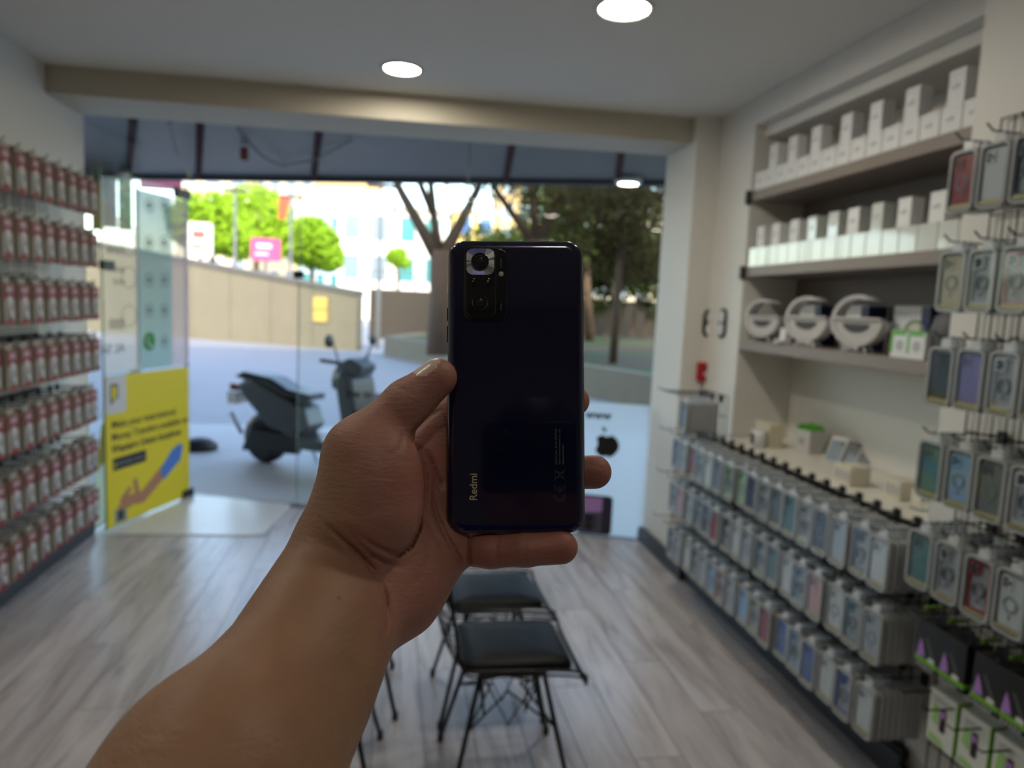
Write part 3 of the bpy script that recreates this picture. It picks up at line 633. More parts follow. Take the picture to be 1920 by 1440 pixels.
# scooter parked on the pavement
def scooter():
    rear = atZ(499, 866, 0); th = math.radians(-33)
    t = thing('scooter', 'dark grey scooter parked outside with a black helmet on its handlebar', 'scooter', (rear.x, rear.y, -.004), th)
    BK = mat('scooter_black', (22, 23, 27), .35); GR = mat('scooter_grey', (66, 70, 72), .3, metal=.3, coat=.5); SV = mat('scooter_silver', (170, 172, 178), .3, metal=.8)
    def wheel(x, r):
        wh = MB()
        Mx = Matrix.Translation((x, 0, r)) @ Matrix.Rotation(PI/2, 4, 'X')
        wh.lathe([(r*.62, -.05), (r*.9, -.06), (r, -.03), (r, .03), (r*.9, .06), (r*.62, .05)], 28, 0, Mx)
        o = wh.build('wheel', BK, t, world=False, smooth=True)
        h = MB().lathe([(.03, -.06), (.05, -.02), (.05, .02), (.03, .06)], 14, 0, Mx)
        for k in range(5):
            a = 2*PI*k/5; h.tube([(x, 0, r), (x+math.cos(a)*r*.64, 0, r+math.sin(a)*r*.64)], .016, 6)
        h.build('hub', SV, o, world=False)
    wheel(0, .25); wheel(1.32, .25)
    I = Matrix(((1,0,0,0),(0,0,1,0),(0,1,0,0),(0,0,0,1)))
    MB().prism([(-.28, .78), (-.05, .86), (.35, .70), (.55, .62), (.62, .42), (.45, .30), (.15, .38), (-.15, .62)], -.15, .15, 0, I).build('rear_body', GR, t, world=False, bevel=.05, seg=3)
    MB().prism([(-.32, .84), (-.2, .90), (.15, .86), (.35, .77), (.62, .74), (.62, .68), (.35, .68), (-.1, .80)], -.13, .13, 0, I).build('seat', BK, t, world=False, bevel=.03, seg=3)
    MB().prism([(.45, .36), (1.0, .30), (1.05, .22), (.45, .22)], -.16, .16, 0, I).build('floorboard', BK, t, world=False, bevel=.02)
    MB().prism([(.98, .28), (1.14, .24), (1.20, .55), (1.12, .95), (.98, 1.02), (.94, .9), (1.02, .5)], -.2, .2, 0, I)  .build('front_shield', BK, t, world=False, bevel=.05, seg=3)
    MB().prism([(1.12, .46), (1.35, .54), (1.58, .40), (1.5, .38), (1.34, .47), (1.15, .36)], -.08, .08, 0, I).build('front_fender', GR, t, world=False, bevel=.02)
    MB().tube([(1.32, -.09, .25), (1.2, -.08, .6)], .022, 8).tube([(1.32, .09, .25), (1.2, .08, .6)], .022, 8).build('fork', SV, t, world=False)
    MB().prism([(.98, .98), (1.15, .95), (1.2, 1.05), (1.05, 1.12), (.95, 1.08)], -.13, .13, 0, I).build('headset', BK, t, world=False, bevel=.03)
    MB().tube([(.92, -.36, 1.10), (1.02, -.2, 1.07), (1.02, .2, 1.07), (.92, .36, 1.10)], .018, 8).build('handlebar', BK, t, world=False)
    for s in (-1, 1):
        MB().tube([(1.0, .2*s, 1.08), (1.02, .3*s, 1.24)], .008, 6).lathe([(.01, -.01), (.06, 0), (.06, .01)], 14, 0, Matrix.Translation((1.0, .33*s, 1.27)) @ Matrix.Rotation(-PI/2, 4, 'Y')).build('mirror', BK, t, world=False)
    MB().tube([(-.28, .16, .20), (.1, .17, .24), (.4, .15, .22)], [.06, .05, .03], 10).tube([(-.3, -.16, .48), (-.15, -.17, .3)], .02, 6).build('exhaust', SV, t, world=False, smooth=True)
    MB().prism([(-.2, .12), (.5, .16), (.5, .34), (-.1, .34)], -.14, -.07, 0, I).build('engine_case', BK, t, world=False, bevel=.02)
    MB().box((-.42, -.09, .56), (-.30, .09, .68)).build('number_plate', WHITE, t, world=False, bevel=.005)
    MB().box((-.36, -.12, .70), (-.26, .12, .77)).build('tail_light', mat('tail_red', (130, 20, 20), .3), t, world=False, bevel=.01)
    MB().tube([(.42, .14, .22), (.40, .28, .0)], .014, 6).build('kickstand', SV, t, world=False)
    h = tag(MB().lathe([(.02, -.13), (.115, -.12), (.135, -.04), (.135, .04), (.11, .10), (.06, .135), (.01, .145)], 20, 0, Matrix.Translation(atY(650, 707, 6.75)) @ Matrix.Rotation(.15, 4, 'Y')).build('helmet', BK, smooth=True), 'black rounded helmet resting on the scooter handlebar', 'helmet')
    MB().prism([(-.1, -.05), (.1, -.05), (.1, .03), (-.1, .03)], -.14, -.12, 0, Matrix.Translation(atY(650, 707, 6.75)) @ Matrix.Rotation(PI/2, 4, 'X')).build('visor', mat('visor_dark', (50, 52, 60), .1, coat=1), h)
    return t
scooter()

# ================================================================== RACKS AND PACKS
ORD = ['first', 'second', 'third', 'fourth', 'fifth', 'sixth', 'seventh', 'eighth', 'ninth', 'tenth', 'eleventh', 'twelfth', 'thirteenth', 'fourteenth', 'fifteenth', 'sixteenth', 'seventeenth', 'eighteenth', 'nineteenth']
def hook_mesh(L):
    m = MB()
    m.tube([(0, 0, 0), (0, -L, .004), (0, -L-.022, .022)], .0028, 6, 0).box((-.014, -.010, -.028), (.014, .002, .012), 1)
    return m.mesh('hook', [WIRE if L < .3 else CHROME, BLACK])
HOOK = hook_mesh(.26); HOOKS = hook_mesh(.18)
def wire_grid(y0, y1, z0, z1, x, pitch=.10, r=.0028, vert=.05):
    m = MB(); n = int(round((y1-y0)/vert)); k = int(round((z1-z0)/pitch))
    for i in range(n+1): yy = y0+(y1-y0)*i/n; m.tube([(x, yy, z0), (x, yy, z1)], r, 5)
    for j in range(k+1): zz = z0+(z1-z0)*j/k; m.tube([(x, y0, zz), (x, y1, zz)], r*1.15, 5)
    return m
# --- phone case packs: a clear box with a coloured case inside
TRAY = mat('clear_tray', (160, 163, 164), .2, spec=.8)
EDGEM = glass('pack_window', (.93, .95, .96), 1.0, .04)
GOLD = mat('gold_strip', (196, 178, 130), .35, metal=.3)
PW_, PH_, PT_ = .098, .178, .021
def pack_meshes():
    m = MB(); o = rrect(-PW_/2, -PH_-.018, PW_/2, -.018, .020); i = rrect(-PW_/2+.008, -PH_-.010, PW_/2-.008, -.026, .014)
    I = Matrix(((1,0,0,0),(0,0,1,0),(0,1,0,0),(0,0,0,1)))
    m.ring(o, i, -PT_+.001, -.001, 0, I); m.prism(o, -.003, -.001, 0, I)
    tr = m.mesh('tray', TRAY)
    tab = MB().prism([(-.020, -.020), (.020, -.020), (.016, .012), (-.016, .012)], -.0065, -.0045, 0, I).mesh('hang_tab', mat('tab_clear', (200, 204, 206), .2, spec=.8))
    win = MB().prism(i, -PT_+.0015, -PT_+.0025, 0, I).mesh('window', EDGEM)
    lab = MB().box((-PW_/2+.010, -PT_+.004, -PH_-.006), (PW_/2-.010, -PT_+.006, -PH_+.005)).mesh('label_strip', GOLD)
    return tr, tab, win, lab
TR_, TAB_, WIN_, LAB_ = pack_meshes()
CASES = {}
def case_mesh(col, rgb, style):
    key = (col, style)
    if key in CASES: return CASES[key]
    I = Matrix(((1,0,0,0),(0,0,1,0),(0,1,0,0),(0,0,0,1)))
    cm = mat('case_'+col.replace(' ', '_'), rgb, .3, coat=.3); dk = mat('case_inner', (70, 74, 80), .4); lt = mat('case_clear', (176, 180, 184), .2)
    m = MB(); o = rrect(-.036, -.172, .036, -.034, .010)
    if style == 'clear':
        m.ring(o, rrect(-.031, -.167, .031, -.039, .008), -.015, -.006, 0, I); m.prism(o, -.008, -.006, 1, I)
    else: m.prism(o, -.014, -.006, 0, I)
    m.ring(rrect(-.032, -.074, .002, -.038, .009), rrect(-.028, -.070, -.002, -.042, .007), -.0165, -.008, 0, I)
    for cx, cy in ((-.022, -.049), (-.022, -.063), (-.009, -.056)): m.prism(circ(cx, cy, .0052, 10), -.0163, -.010, 2, I)
    if style in ('ring', 'clear'): m.ring(circ(0, -.112, .022, 20), circ(0, -.112, .017, 20), -.0160, -.008, 3, I).box((-.002, -.016, -.152), (.002, -.012, -.140), 3)
    me = m.mesh('phone_case', [cm, lt, dk, mat('ring_grey', (120, 126, 134), .4)]); CASES[key] = me; return me
PALM = [('deep blue', (60, 96, 170)), ('pale blue', (140, 178, 214)), ('light grey', (170, 176, 182)), ('dark red', (150, 44, 52)), ('sand', (196, 182, 156)), ('smoke grey', (108, 114, 124)),
        ('mint green', (172, 206, 168)), ('lavender', (128, 120, 180)), ('sea green', (84, 128, 132)), ('clear white', (206, 208, 208)), ('navy', (44, 52, 82)), ('rose', (206, 150, 150)), ('black', (30, 32, 36))]
PD = dict(PALM)
def new_pack(col, style, label, loc, rz, group):
    t = thing('phone_case_pack', label, 'phone case', loc, rz, group)
    inst('tray', TR_, t); inst('hang_tab', TAB_, t); inst('window', WIN_, t); inst('label_strip', LAB_, t)
    inst('phone_case', case_mesh(col, PD[col], style), t)
    return t
PROT = {}
def pack(col, style, label, loc, rz, group):
    if (col, style) not in PROT: PROT[(col, style)] = new_pack(col, style, label, loc, rz, group); return PROT[(col, style)]
    o = copy_tree(PROT[(col, style)]); o.location = loc; o.rotation_euler = (0, 0, rz); tag(o, label, None, group); return o
BK_ = MB().add([], [])
I_ = Matrix(((1,0,0,0),(0,0,1,0),(0,1,0,0),(0,0,0,1)))
o_ = rrect(-PW_/2, -PH_-.018, PW_/2, -.018, .020)
BACKPACK = MB().prism(o_, -PT_+.001, -.001, 0, I_).prism([(-.020, -.020), (.020, -.020), (.016, .012), (-.016, .012)], -.0065, -.0045, 0, I_).mesh('back_pack', TRAY)
STUFF = MB()
def stack(y, z, xtip, xwall, n_ind, n_all, cols, where, group, rz=-PI/2, th=PT_, prefer=None):
    # packs on one hook; the first faces the room
    for k in range(n_all):
        x = xtip+k*(th+.0028)+PT_
        if x > xwall-.012: break
        jz, jy, ja = random.uniform(-.002, .002), random.uniform(-.002, .002), random.uniform(-.012, .012)
        if k == 0:
            col, style = cols
            lab = f'{col} phone case pack, front, {where}'
            pack(col, style, lab, (x, y+jy, z+jz), rz+ja, group)
        elif k < n_ind:
            o = inst('phone_case_pack', BACKPACK, None, (x, y+jy, z+jz), rz+ja)
            tag(o, f'clear pack, {["", "one", "two", "three", "four", "five", "six"][k]} behind front, {where}', 'phone case', group)
        else:
            M = Matrix.Translation((x, y+jy, z+jz)) @ Matrix.Rotation(rz+ja, 4, 'Z')
            STUFF.prism(o_, -PT_+.001, -.001, 0, M @ I_)

XW = 1.862
low = thing('gridwall_rack', 'long low black wire rack under the white counter on the right', 'display rack', (XW, 3.0, 0))
wire_grid(2.12, 3.98, .13, .93, XW-.006, .10).build('wire_grid', WIRE, low)
MB().box((XW-.022, 2.10, .925), (XW, 3.99, .945)).box((XW-.022, 3.97, .11), (XW, 3.995, .945)).box((XW-.022, 2.1, .11), (XW, 3.995, .13)).build('rack_frame', WIRE, low)
ROWZ = ((.955, 'top'), (.70, 'middle'), (.43, 'bottom'))
# observed colours from the doorway end to the near end
RC = [['deep blue', 'light grey', 'dark red', 'light grey', 'clear white', 'smoke grey', 'mint green', 'mint green', 'navy', 'light grey', 'smoke grey', 'sea green', 'clear white', 'navy', 'light grey', 'smoke grey', 'clear white'],
      ['light grey', 'rose', 'light grey', 'smoke grey', 'navy', 'dark red', 'navy', 'clear white', 'light grey', 'sea green', 'sea green', 'clear white', 'pale blue', 'rose', 'clear white', 'sea green', 'light grey'],
      ['smoke grey', 'light grey', 'clear white', 'smoke grey', 'light grey', 'pale blue', 'rose', 'light grey', 'pale blue', 'sand', 'dark red', 'deep blue', 'pale blue', 'deep blue', 'clear white', 'deep blue', 'clear white']]
Y0, Y1_, NC = 3.78, 2.055, 17
for r, (z, rn) in enumerate(ROWZ):
    for c in range(NC):
        y = Y0+(Y1_-Y0)*c/(NC-1)
        inst('hook', HOOK, low, (XW-low.location.x-.004, y-low.location.y, z+.006), -PI/2)
        col = RC[r][c]; st = 'clear' if (c*7+r*3) % 3 == 0 else ('ring' if (c+r) % 2 else 'plain')
        stack(y, z, 1.615+random.uniform(0, .02), XW-.02, 4, 10, (col, st), f'{ORD[c]} hook from doorway, {rn} row, low rack', 'phone case packs on the low rack')
# short raised piece at the doorway end
hi = thing('gridwall_rack', 'short raised black wire rack at the doorway end of the counter', 'display rack', (XW, 3.8, .95))
wire_grid(3.66, 3.98, .965, 1.20, XW-.006, .10).build('wire_grid', WIRE, hi)
for k, y in enumerate((3.86, 3.74)):
    inst('hook', HOOK, hi, (-.004, y-3.8, .235), -PI/2)
inst('hook', HOOK, hi, (-.004, 4.0-3.8, .235), -PI/2)
stack(3.74, 1.178, 1.63, XW-.02, 6, 10, ('smoke grey', 'plain'), 'short raised rack at the doorway end', 'packs on the raised rack')
for z in (.955, .70, .43, 1.18):
    inst('hook', HOOK, low if z < 1 else hi, (XW-(low.location.x if z < 1 else hi.location.x)-.004, 3.93-(low.location.y if z < 1 else hi.location.y), z+.006-(0 if z < 1 else .95)), -PI/2)

XN = 1.875
near = thing('gridwall_rack', 'tall black wire rack on the near right wall', 'display rack', (XN, 1.6, 0))
wire_grid(1.0, 2.02, .12, 2.3, XN-.008, .10, vert=.05).build('wire_grid', WIRE, near)
NR = [(2.175, [('dark red', 'ring'), ('clear white', 'plain'), ('navy', 'clear'), ('smoke grey', 'ring'), ('rose', 'plain')], 3, 'uppermost row'),
      (1.885, [('sand', 'ring'), ('clear white', 'clear'), ('rose', 'clear'), ('sea green', 'ring'), ('light grey', 'clear')], 2, 'second row'),
      (1.605, [('black', 'plain'), ('lavender', 'plain'), ('clear white', 'clear'), ('rose', 'clear'), ('navy', 'ring')], 2, 'third row'),
      (1.315, [('sea green', 'plain'), ('pale blue', 'ring'), ('smoke grey', 'ring'), ('clear white', 'clear'), ('rose', 'clear')], 3, 'fourth row'),
      (1.035, [('sea green', 'plain'), ('light grey', 'clear'), ('dark red', 'clear'), ('clear white', 'ring'), ('rose', 'plain')], 5, 'fifth row')]
for z, cs, n, rn in NR:
    for c, cc in enumerate(cs):
        y = 1.875-.11*c
        inst('hook', HOOK, near, (-.006, y-1.6, z+.006), -PI/2)
        stack(y, z, 1.62, XN-.02, n+1, (n+1), cc, f'{ORD[c]} hook from far edge, {rn}, tall rack', 'phone case packs on the tall rack')
# black boxes with green bands
BB = mat('box_black', (26, 27, 28), .35); GRN = mat('box_green', (112, 168, 46), .4); PUR = mat('box_purple', (168, 120, 190), .5)
def black_box(label, y, z, x0=1.66):
    t = thing('boxed_accessory', label, 'box', (x0, y, z), -PI/2, 'black accessory boxes on the tall rack')
    w_, h_, d_ = .098, .15, .085
    MB().prism([(-w_/2, 0), (w_/2, 0), (w_/2, -h_), (-w_/2, -h_)], 0, d_, 0, I_).prism([(-.03, 0), (.03, 0), (.026, .03), (-.026, .03)], d_/2, d_/2+.002, 0, I_).build('carton', BB, t, world=False, bevel=.0015)
    MB().box((-w_/2-.001, -.0015, -h_+.018), (w_/2+.001, d_+.001, -h_+.032)).build('green_band', GRN, t, world=False)
    MB().add([(-w_/2+.006, -.0015, -.118), (-.008, -.0015, -.112), (-.018, -.0015, -.080), (-.030, -.0015, -.056)], [(0, 1, 2, 3)]).build('purple_picture', PUR, t, world=False)
    MB().add([(-.012, -.0014, -.050), (-.006, -.0014, -.048), (.034, -.0014, -.112), (.026, -.0014, -.114)], [(0, 3, 2, 1)]).build('grey_stripe', mat('stripe_grey', (96, 96, 98), .4), t, world=False)
    MB().box((.006, -.0018, -.118), (.030, 0, -.106)).build('white_tag', WHITE, t, world=False)
    for k in range(5): MB().box((-.040+k*.014, -.0016, -.146), (-.032+k*.014, 0, -.138)).build('printed_mark', mat('mark_grey', (170, 170, 170), .5), t, world=False)
    return t
for c, (y, nm) in enumerate(((1.84, 'farthest'), (1.745, 'second from the far edge'), (1.62, 'third from the far edge'), (1.525, 'fourth from the far edge'), (1.41, 'nearest'))):
    black_box(f'black box with green band and purple picture, {nm}, below case packs', y, .735)
    inst('hook', HOOK, near, (-.006, y-1.6, .765), -PI/2)
    MB().box((1.68, y+.048, .758), (1.74, y+.056, .768)).build('green_clip', GRN, near)
WBX = mat('box_white', (206, 206, 196), .4)
def green_box(label, y, z, x0=1.70):
    t = thing('boxed_accessory', label, 'box', (x0, y, z), -PI/2, 'white and green accessory boxes low on the tall rack')
    w_, h_, d_ = .105, .17, .045
    MB().prism([(-w_/2, 0), (w_/2, 0), (w_/2, -h_), (-w_/2, -h_)], 0, d_, 0, I_).prism([(-w_/2, 0), (w_/2, 0), (w_/2-.01, .035), (-w_/2+.01, .035)], d_-.002, d_, 0, I_).build('carton', WBX, t, world=False, bevel=.001)
    MB().box((w_/2-.001, 0, -h_), (w_/2+.002, d_, 0)).build('green_side', GRN, t, world=False)
    MB().prism(rrect(-.006, -.12, .016, -.045, .006), -.0015, 0, 0, I_).prism(rrect(-.002, -.075, .012, -.055, .004), -.0022, -.0014, 1, I_).build('device_picture', [BLACK, PUR], t, world=False)
    MB().prism([(-.04, -.10), (-.015, -.11), (-.012, -.05), (-.034, -.04)], -.0015, 0, 0, I_).prism([(-.045, -.16), (.02, -.165), (.0, -.145), (-.04, -.14)], -.0015, 0, 0, I_).build('green_print', mat('print_green', (150, 190, 110), .4), t, world=False)
    for k in range(3): MB().box((-.035, -.0012, -.022-k*.006), (.03-k*.01, 0, -.019-k*.006)).build('printed_line', mat('mark_grey', (170, 170, 170), .5), t, world=False)
    return t
for c, (y, nm) in enumerate(((1.80, 'farthest'), (1.68, 'middle'), (1.56, 'nearest'))):
    green_box(f'white box with green side and device picture, {nm} of three at the bottom', y, .525)
for c, y in enumerate((1.86, 1.76, 1.66, 1.56)):
    inst('hook', HOOK, near, (-.006, y-1.6, .50-.0*c), -PI/2)
    MB().box((XN-.02, y-.016, .47), (XN-.004, y+.016, .53)).build('bracket', BLACK, near)
t = thing('boxed_accessory', 'plain pale grey box at the bottom right corner, beside the green-sided ones', 'box', (1.70, 1.42, .52), -PI/2)
MB().box((-.05, 0, -.17), (.05, .05, 0)).build('carton', mat('box_grey', (176, 178, 178), .4), t, world=False, bevel=.001)
MB().box((-.03, -.001, -.06), (.03, 0, -.03)).box((-.02, -.001, -.10), (.03, 0, -.08)).build('printed_mark', mat('mark_grey', (170, 170, 170), .5), t, world=False)
so_ = STUFF.build('phone_case_pack', TRAY); tag(so_, 'mass of clear case packs hanging behind the front ones on the low rack', 'phone cases', None, 'stuff')

# --- left wall rack with red and white packs
XL = -1.945
left = thing('gridwall_rack', 'tall wire rack on the left white wall hung with red packs', 'display rack', (XL, 3.8, 0))
wire_grid(3.0, 4.32, .30, 2.30, XL+.012, .10, vert=.045).build('wire_grid', mat('wire_light', (150, 146, 146), .35, metal=.5), left)
for k in range(7):
    z = 2.285-.303*k
    MB().box((XL+.005, 3.0, z-.015), (XL+.022, 4.32, z+.005)).build('rail', BLACK, left)
REDC = mat('pack_red', (126, 22, 32), .55); PWH = mat('pack_cream', (150, 142, 130), .6); PGR = mat('pack_grey', (130, 130, 134), .4); PSI = mat('pack_silver', (196, 194, 196), .35)
def red_meshes():
    w_, h_, d_ = .098, .205, .018
    a = MB().prism([(-w_/2, -.015), (w_/2, -.015), (w_/2, -h_), (-w_/2, -h_)], -d_, 0, 0, I_).prism([(-.03, -.016), (.03, -.016), (.03, .014), (-.03, .014)], -.006, -.004, 0, I_).mesh('card', PWH)
    f = -d_-.0012
    b = MB().prism([(-w_/2+.002, -.017), (w_/2-.002, -.017), (w_/2-.002, -.086), (-w_/2+.002, -.086)], f, f+.001, 0, I_).mesh('red_band', REDC)
    b2_ = MB().prism([(-w_/2+.002, -h_+.002), (w_/2-.002, -h_+.002), (w_/2-.002, -h_+.010), (.0, -h_+.034), (-w_/2+.002, -h_+.010)], f, f+.001, 0, I_).mesh('red_corner', REDC)
    c = MB()
    for k in range(3): c.prism([(-.026+k*.019, -.03), (-.014+k*.019, -.03), (-.016+k*.019, -.058), (-.023+k*.019, -.058)], f-.0008, f, 0, I_)
    c = c.mesh('white_lettering', PSI)
    d = MB().prism(circ(-.004, -.092, .020, 14), f-.003, f, 0, I_).prism([(-.016, -.112), (.006, -.112), (.030, -.165), (.018, -.176), (-.010, -.140)], f-.002, f, 0, I_).prism([(-.03, -.14), (-.012, -.12), (-.018, -.17), (-.034, -.178)], f-.0012, f, 1, I_).prism(circ(.012, -.128, .012, 12), f-.0038, f-.002, 1, I_).mesh('device_picture', [PSI, PGR])
    return a, b, b2_, c, d
RA, RB, RB2, RCM, RD = red_meshes()
proto = None
for r in range(7):
    z = 2.265-.303*r
    for c in range(9):
        y = 4.565-.137*c
        if r >= 4 and c == 0: y -= .05
        inst('hook', HOOKS, left, (.02, y-3.8, z+.008), PI/2)
        for k in range(2 if r < 3 else 3):
            x = XL+.205-k*(.024 if r < 3 else .03)
            where = f'{ORD[c]} hook from glass, {ORD[r]} row, left rack'
            lab = (f'red and white pack, front, {where}' if k == 0 else f'red and white pack, {["", "one", "two"][k]} behind front, {where}')
            loc = (x, y+random.uniform(-.004, .004), z+random.uniform(-.003, .003)); rz = PI/2+random.uniform(-.03, .03)
            if k == 0:
                if proto is None:
                    proto = thing('accessory_pack', lab, 'accessory pack', loc, rz, 'red and white packs on the left rack')
                    for nm, me in (('card', RA), ('red_band', RB), ('red_corner', RB2), ('white_lettering', RCM), ('device_picture', RD)): inst(nm, me, proto)
                else:
                    o = copy_tree(proto); o.location = loc; o.rotation_euler = (0, 0, rz); o['label'] = lab
            else:
                t = thing('accessory_pack', lab, 'accessory pack', loc, rz, 'red and white packs on the left rack')
                inst('card', RA, t); inst('red_band', RB, t)

# ================================================================== SHELVES AND COUNTER
for z, nm in ((2.355, 'top'), (1.93, 'middle'), (1.51, 'lowest')):
    o = MB().box((2.0, 2.15, z-.055), (2.35, 3.87, z)).build('wall_shelf', TAUPE, bevel=.002)
    tag(o, f'{nm} taupe wall shelf in the niche on the right', 'shelf', None, 'taupe shelves in the niche')
ct = thing('counter', 'white counter top on a cabinet in the niche behind the low rack', 'counter', (2.1, 3.0, 0))
MB().box((1.885, 2.16, .90), (2.345, 3.86, .935)).build('worktop', mat('worktop_white', (222, 218, 206), .35), ct, bevel=.002)
MB().box((1.905, 2.17, .0), (2.34, 3.855, .90)).build('cabinet_body', PAINT, ct)
BXG = mat('carton_white', (222, 222, 222), .45); BXS = mat('carton_shrinkwrap', (216, 220, 214), .08, coat=.6)
MK = mat('faint_print', (176, 176, 178), .5)
def carton(label, x, y, z, w_, d_, h_, m=BXG, group=None, rz=0, mark=True, cat='box'):
    t = thing('carton', label, cat, (x, y, z), rz, group)
    MB().box((0, -w_/2, 0), (d_, w_/2, h_)).build('box', m, t, world=False, bevel=.0015)
    MB().box((-.0008, -w_/2+.001, h_*.86), (.0, w_/2-.001, h_*.865)).build('lid_seam', MK, t, world=False)
    if mark: MB().prism(circ(-.006, h_*.52, .010, 8), -.0012, 0, 0, Matrix(((0,0,1,0),(1,0,0,0),(0,1,0,0),(0,0,0,1)))).prism(circ(.014, h_*.50, .008, 8), -.0012, 0, 0, Matrix(((0,0,1,0),(1,0,0,0),(0,1,0,0),(0,0,0,1)))).build('faint_mark', MK, t, world=False)
    return t
n = 15
for k in range(n):
    y = 3.80-.107*k
    carton(f'small white box in bottom layer of top shelf, {ORD[k]} from the doorway end', 2.012, y, 2.3552, .101, .10, .100, BXG, 'white boxes on the top shelf')
tops = [1452, 1487, 1529, 1584, 1637, 1702, 1782]
for k, px in enumerate(tops):
    y = atX(px, 260, 2.012).y
    carton(f'tall white box standing on the small ones, {ORD[k]} from the doorway, top shelf', 2.014, y, 2.4556, .080, .060, .126, BXG, 'white boxes on the top shelf')
for k in range(16):
    y = 3.805-.103*k
    carton(f'shrink-wrapped white box in bottom layer of middle shelf, {ORD[k]} from the doorway', 2.012, y, 1.9302, .098, .10, .104, BXS, 'white boxes on the middle shelf', mark=False)
tops = [1427, 1455, 1489, 1522, 1561, 1598, 1642, 1692, 1753]
for k, px in enumerate(tops):
    y = atX(px, 420, 2.012).y
    carton(f'upright white box on the second layer of middle shelf, {ORD[k]} from doorway', 2.014, y, 2.0346, .072+.004*(k % 3), .06, .115, BXS if k in (3, 4, 6) else BXG, 'white boxes on the middle shelf')
# lowest shelf: round lamp speakers, boxes behind
GW = mat('lamp_white', (206, 206, 206), .35); GD_ = mat('mesh_grey', (84, 86, 90), .6)
def g_lamp(label, px, s=1.0):
    y = atX(px, 600, 2.09).y
    t = thing('ring_lamp_speaker', label, 'lamp', (2.09, y, 1.511), math.radians(-90+28), 'G-shaped lamp speakers on the lowest shelf')
    R, r = .116*s, .099*s; zc = R+.024
    # ring: open at the upper right, drawn in local x (right) and z (up), front towards -y
    out, inn = [], []
    for k in range(41):
        a = math.radians(52+(360-52)*k/40); out.append((R*math.cos(a), R*math.sin(a)+zc)); rr = r if k > 3 else R-(R-r)*(k/3.) if k else R*.99
        inn.append((rr*math.cos(a), rr*math.sin(a)+zc))
    d0, d1 = -.045, .045; m = MB(); b = len(m.v)
    vs = [(x, d, z) for d in (d0, d1) for P in (out, inn) for x, z in P]; N = 41; fs = []
    for k in range(N-1):
        fs += [(k, k+1, N+k+1, N+k), (2*N+k, 3*N+k, 3*N+k+1, 2*N+k+1), (k, 2*N+k, 2*N+k+1, k+1), (N+k, N+k+1, 3*N+k+1, 3*N+k)]
    fs += [(0, N, 3*N, 2*N), (N-1, 3*N-1, 4*N-1, 2*N-1)]
    m.add(vs, fs); m.build('ring', GW, t, world=False, smooth=False, bevel=.004)
    low_ = []
    for k in range(21):
        a = math.radians(180+180*k/20); low_.append((r*1.0*math.cos(a), r*math.sin(a)+zc))
    MB().prism(low_+[(r, zc+.012), (-r, zc+.012)], d0+.006, d1-.004, 0, I_).build('bowl', GW, t, world=False, bevel=.004)
    sm = []
    for k in range(17):
        a = math.radians(180+180*k/16); sm.append((.060*s*math.cos(a), .040*s*math.sin(a)+zc-.012))
    MB().prism(sm, d0+.002, d0+.008, 0, I_).build('speaker_grille', GD_, t, world=False, bevel=.001)
    MB().box((-r-.01, d0-.004, zc+.004), (r+.01, d0+.02, zc+.016)).build('cross_bar', GW, t, world=False, bevel=.002)
    for sx in (-1, 1):
        for sy in (-1, 1):
            MB().tube([(sx*.035, sy*.025, zc-R*.9), (sx*.052, sy*.034, .0)], .006, 6).build('foot', GW, t, world=False)
g_lamp('grey-white G-shaped lamp speaker nearest the doorway on the lowest shelf', 1436, .92)
g_lamp('grey-white G-shaped lamp speaker in the middle of the lowest shelf', 1519, .98)
g_lamp('largest looking G-shaped lamp speaker, nearest the tall rack, lowest shelf', 1614)
NV = mat('navy_card', (40, 38, 84), .4)
for k, (px, w_) in enumerate(((1520, .20), (1605, .20), (1712, .22))):
    y = atX(px, 560, 2.22).y
    t = thing('carton', ['white and navy box behind the middle ring lamp', 'white and navy box behind the third ring lamp', 'large white box with navy side and rainbow arc print, near the tall rack'][k], 'box', (2.22, y, 1.511))
    MB().box((0, -w_/2, 0), (.115, w_/2, .215)).build('box', BXG, t, world=False, bevel=.002)
    MB().box((-.001, -w_/2-.001, .0), (.10, -w_/2+.05, .212)).build('navy_panel', NV, t, world=False)
    if k == 2:
        I3 = Matrix(((0,0,1,0),(-1,0,0,0),(0,1,0,0),(0,0,0,1)))
        for q, c_ in enumerate(((214, 190, 60), (90, 170, 80), (70, 110, 190))):
            P = [( .03+.05*math.cos(a)*(1+.12*q), .09+.05*math.sin(a)*(1+.12*q)) for a in [math.radians(20+140*i/8) for i in range(9)]]
            P2 = [( .03+.05*math.cos(a)*(1+.12*q+.1), .09+.05*math.sin(a)*(1+.12*q+.1)) for a in [math.radians(20+140*i/8) for i in range(9)]]
            MB().prism(P+P2[::-1], -.0015, 0, 0, I3).build('arc_print', mat(f'arc_{q}', c_, .5), t, world=False)
for k, px in enumerate((1690, 1722)):
    y = atX(px, 640, 2.04).y
    t = thing('carton', ['small white and green box at the front of the lowest shelf, left one', 'small white and green box at the front of the lowest shelf, right one'][k], 'box', (2.03, y, 1.511))
    MB().box((0, -.048, 0), (.07, .048, .105)).build('box', BXG, t, world=False, bevel=.001)
    MB().box((-.001, .034, .02), (.03, .049, .10)).box((-.002, -.035, .09), (.06, .035, .112)).build('green_print', mat('print_leaf', (110, 180, 90), .5), t, world=False)
    MB().prism(circ(-.005, .05, .022, 14), -.0012, 0, 0, Matrix(((0,0,1,0),(1,0,0,0),(0,1,0,0),(0,0,0,1)))).build('grey_print', MK, t, world=False)
y = atX(1466, 640, 2.03).y
carton('small white box with green top between the first two ring lamps', 2.03, y, 1.511, .05, .04, .085, BXG, mark=False)
y = atX(1459, 650, 2.01).y
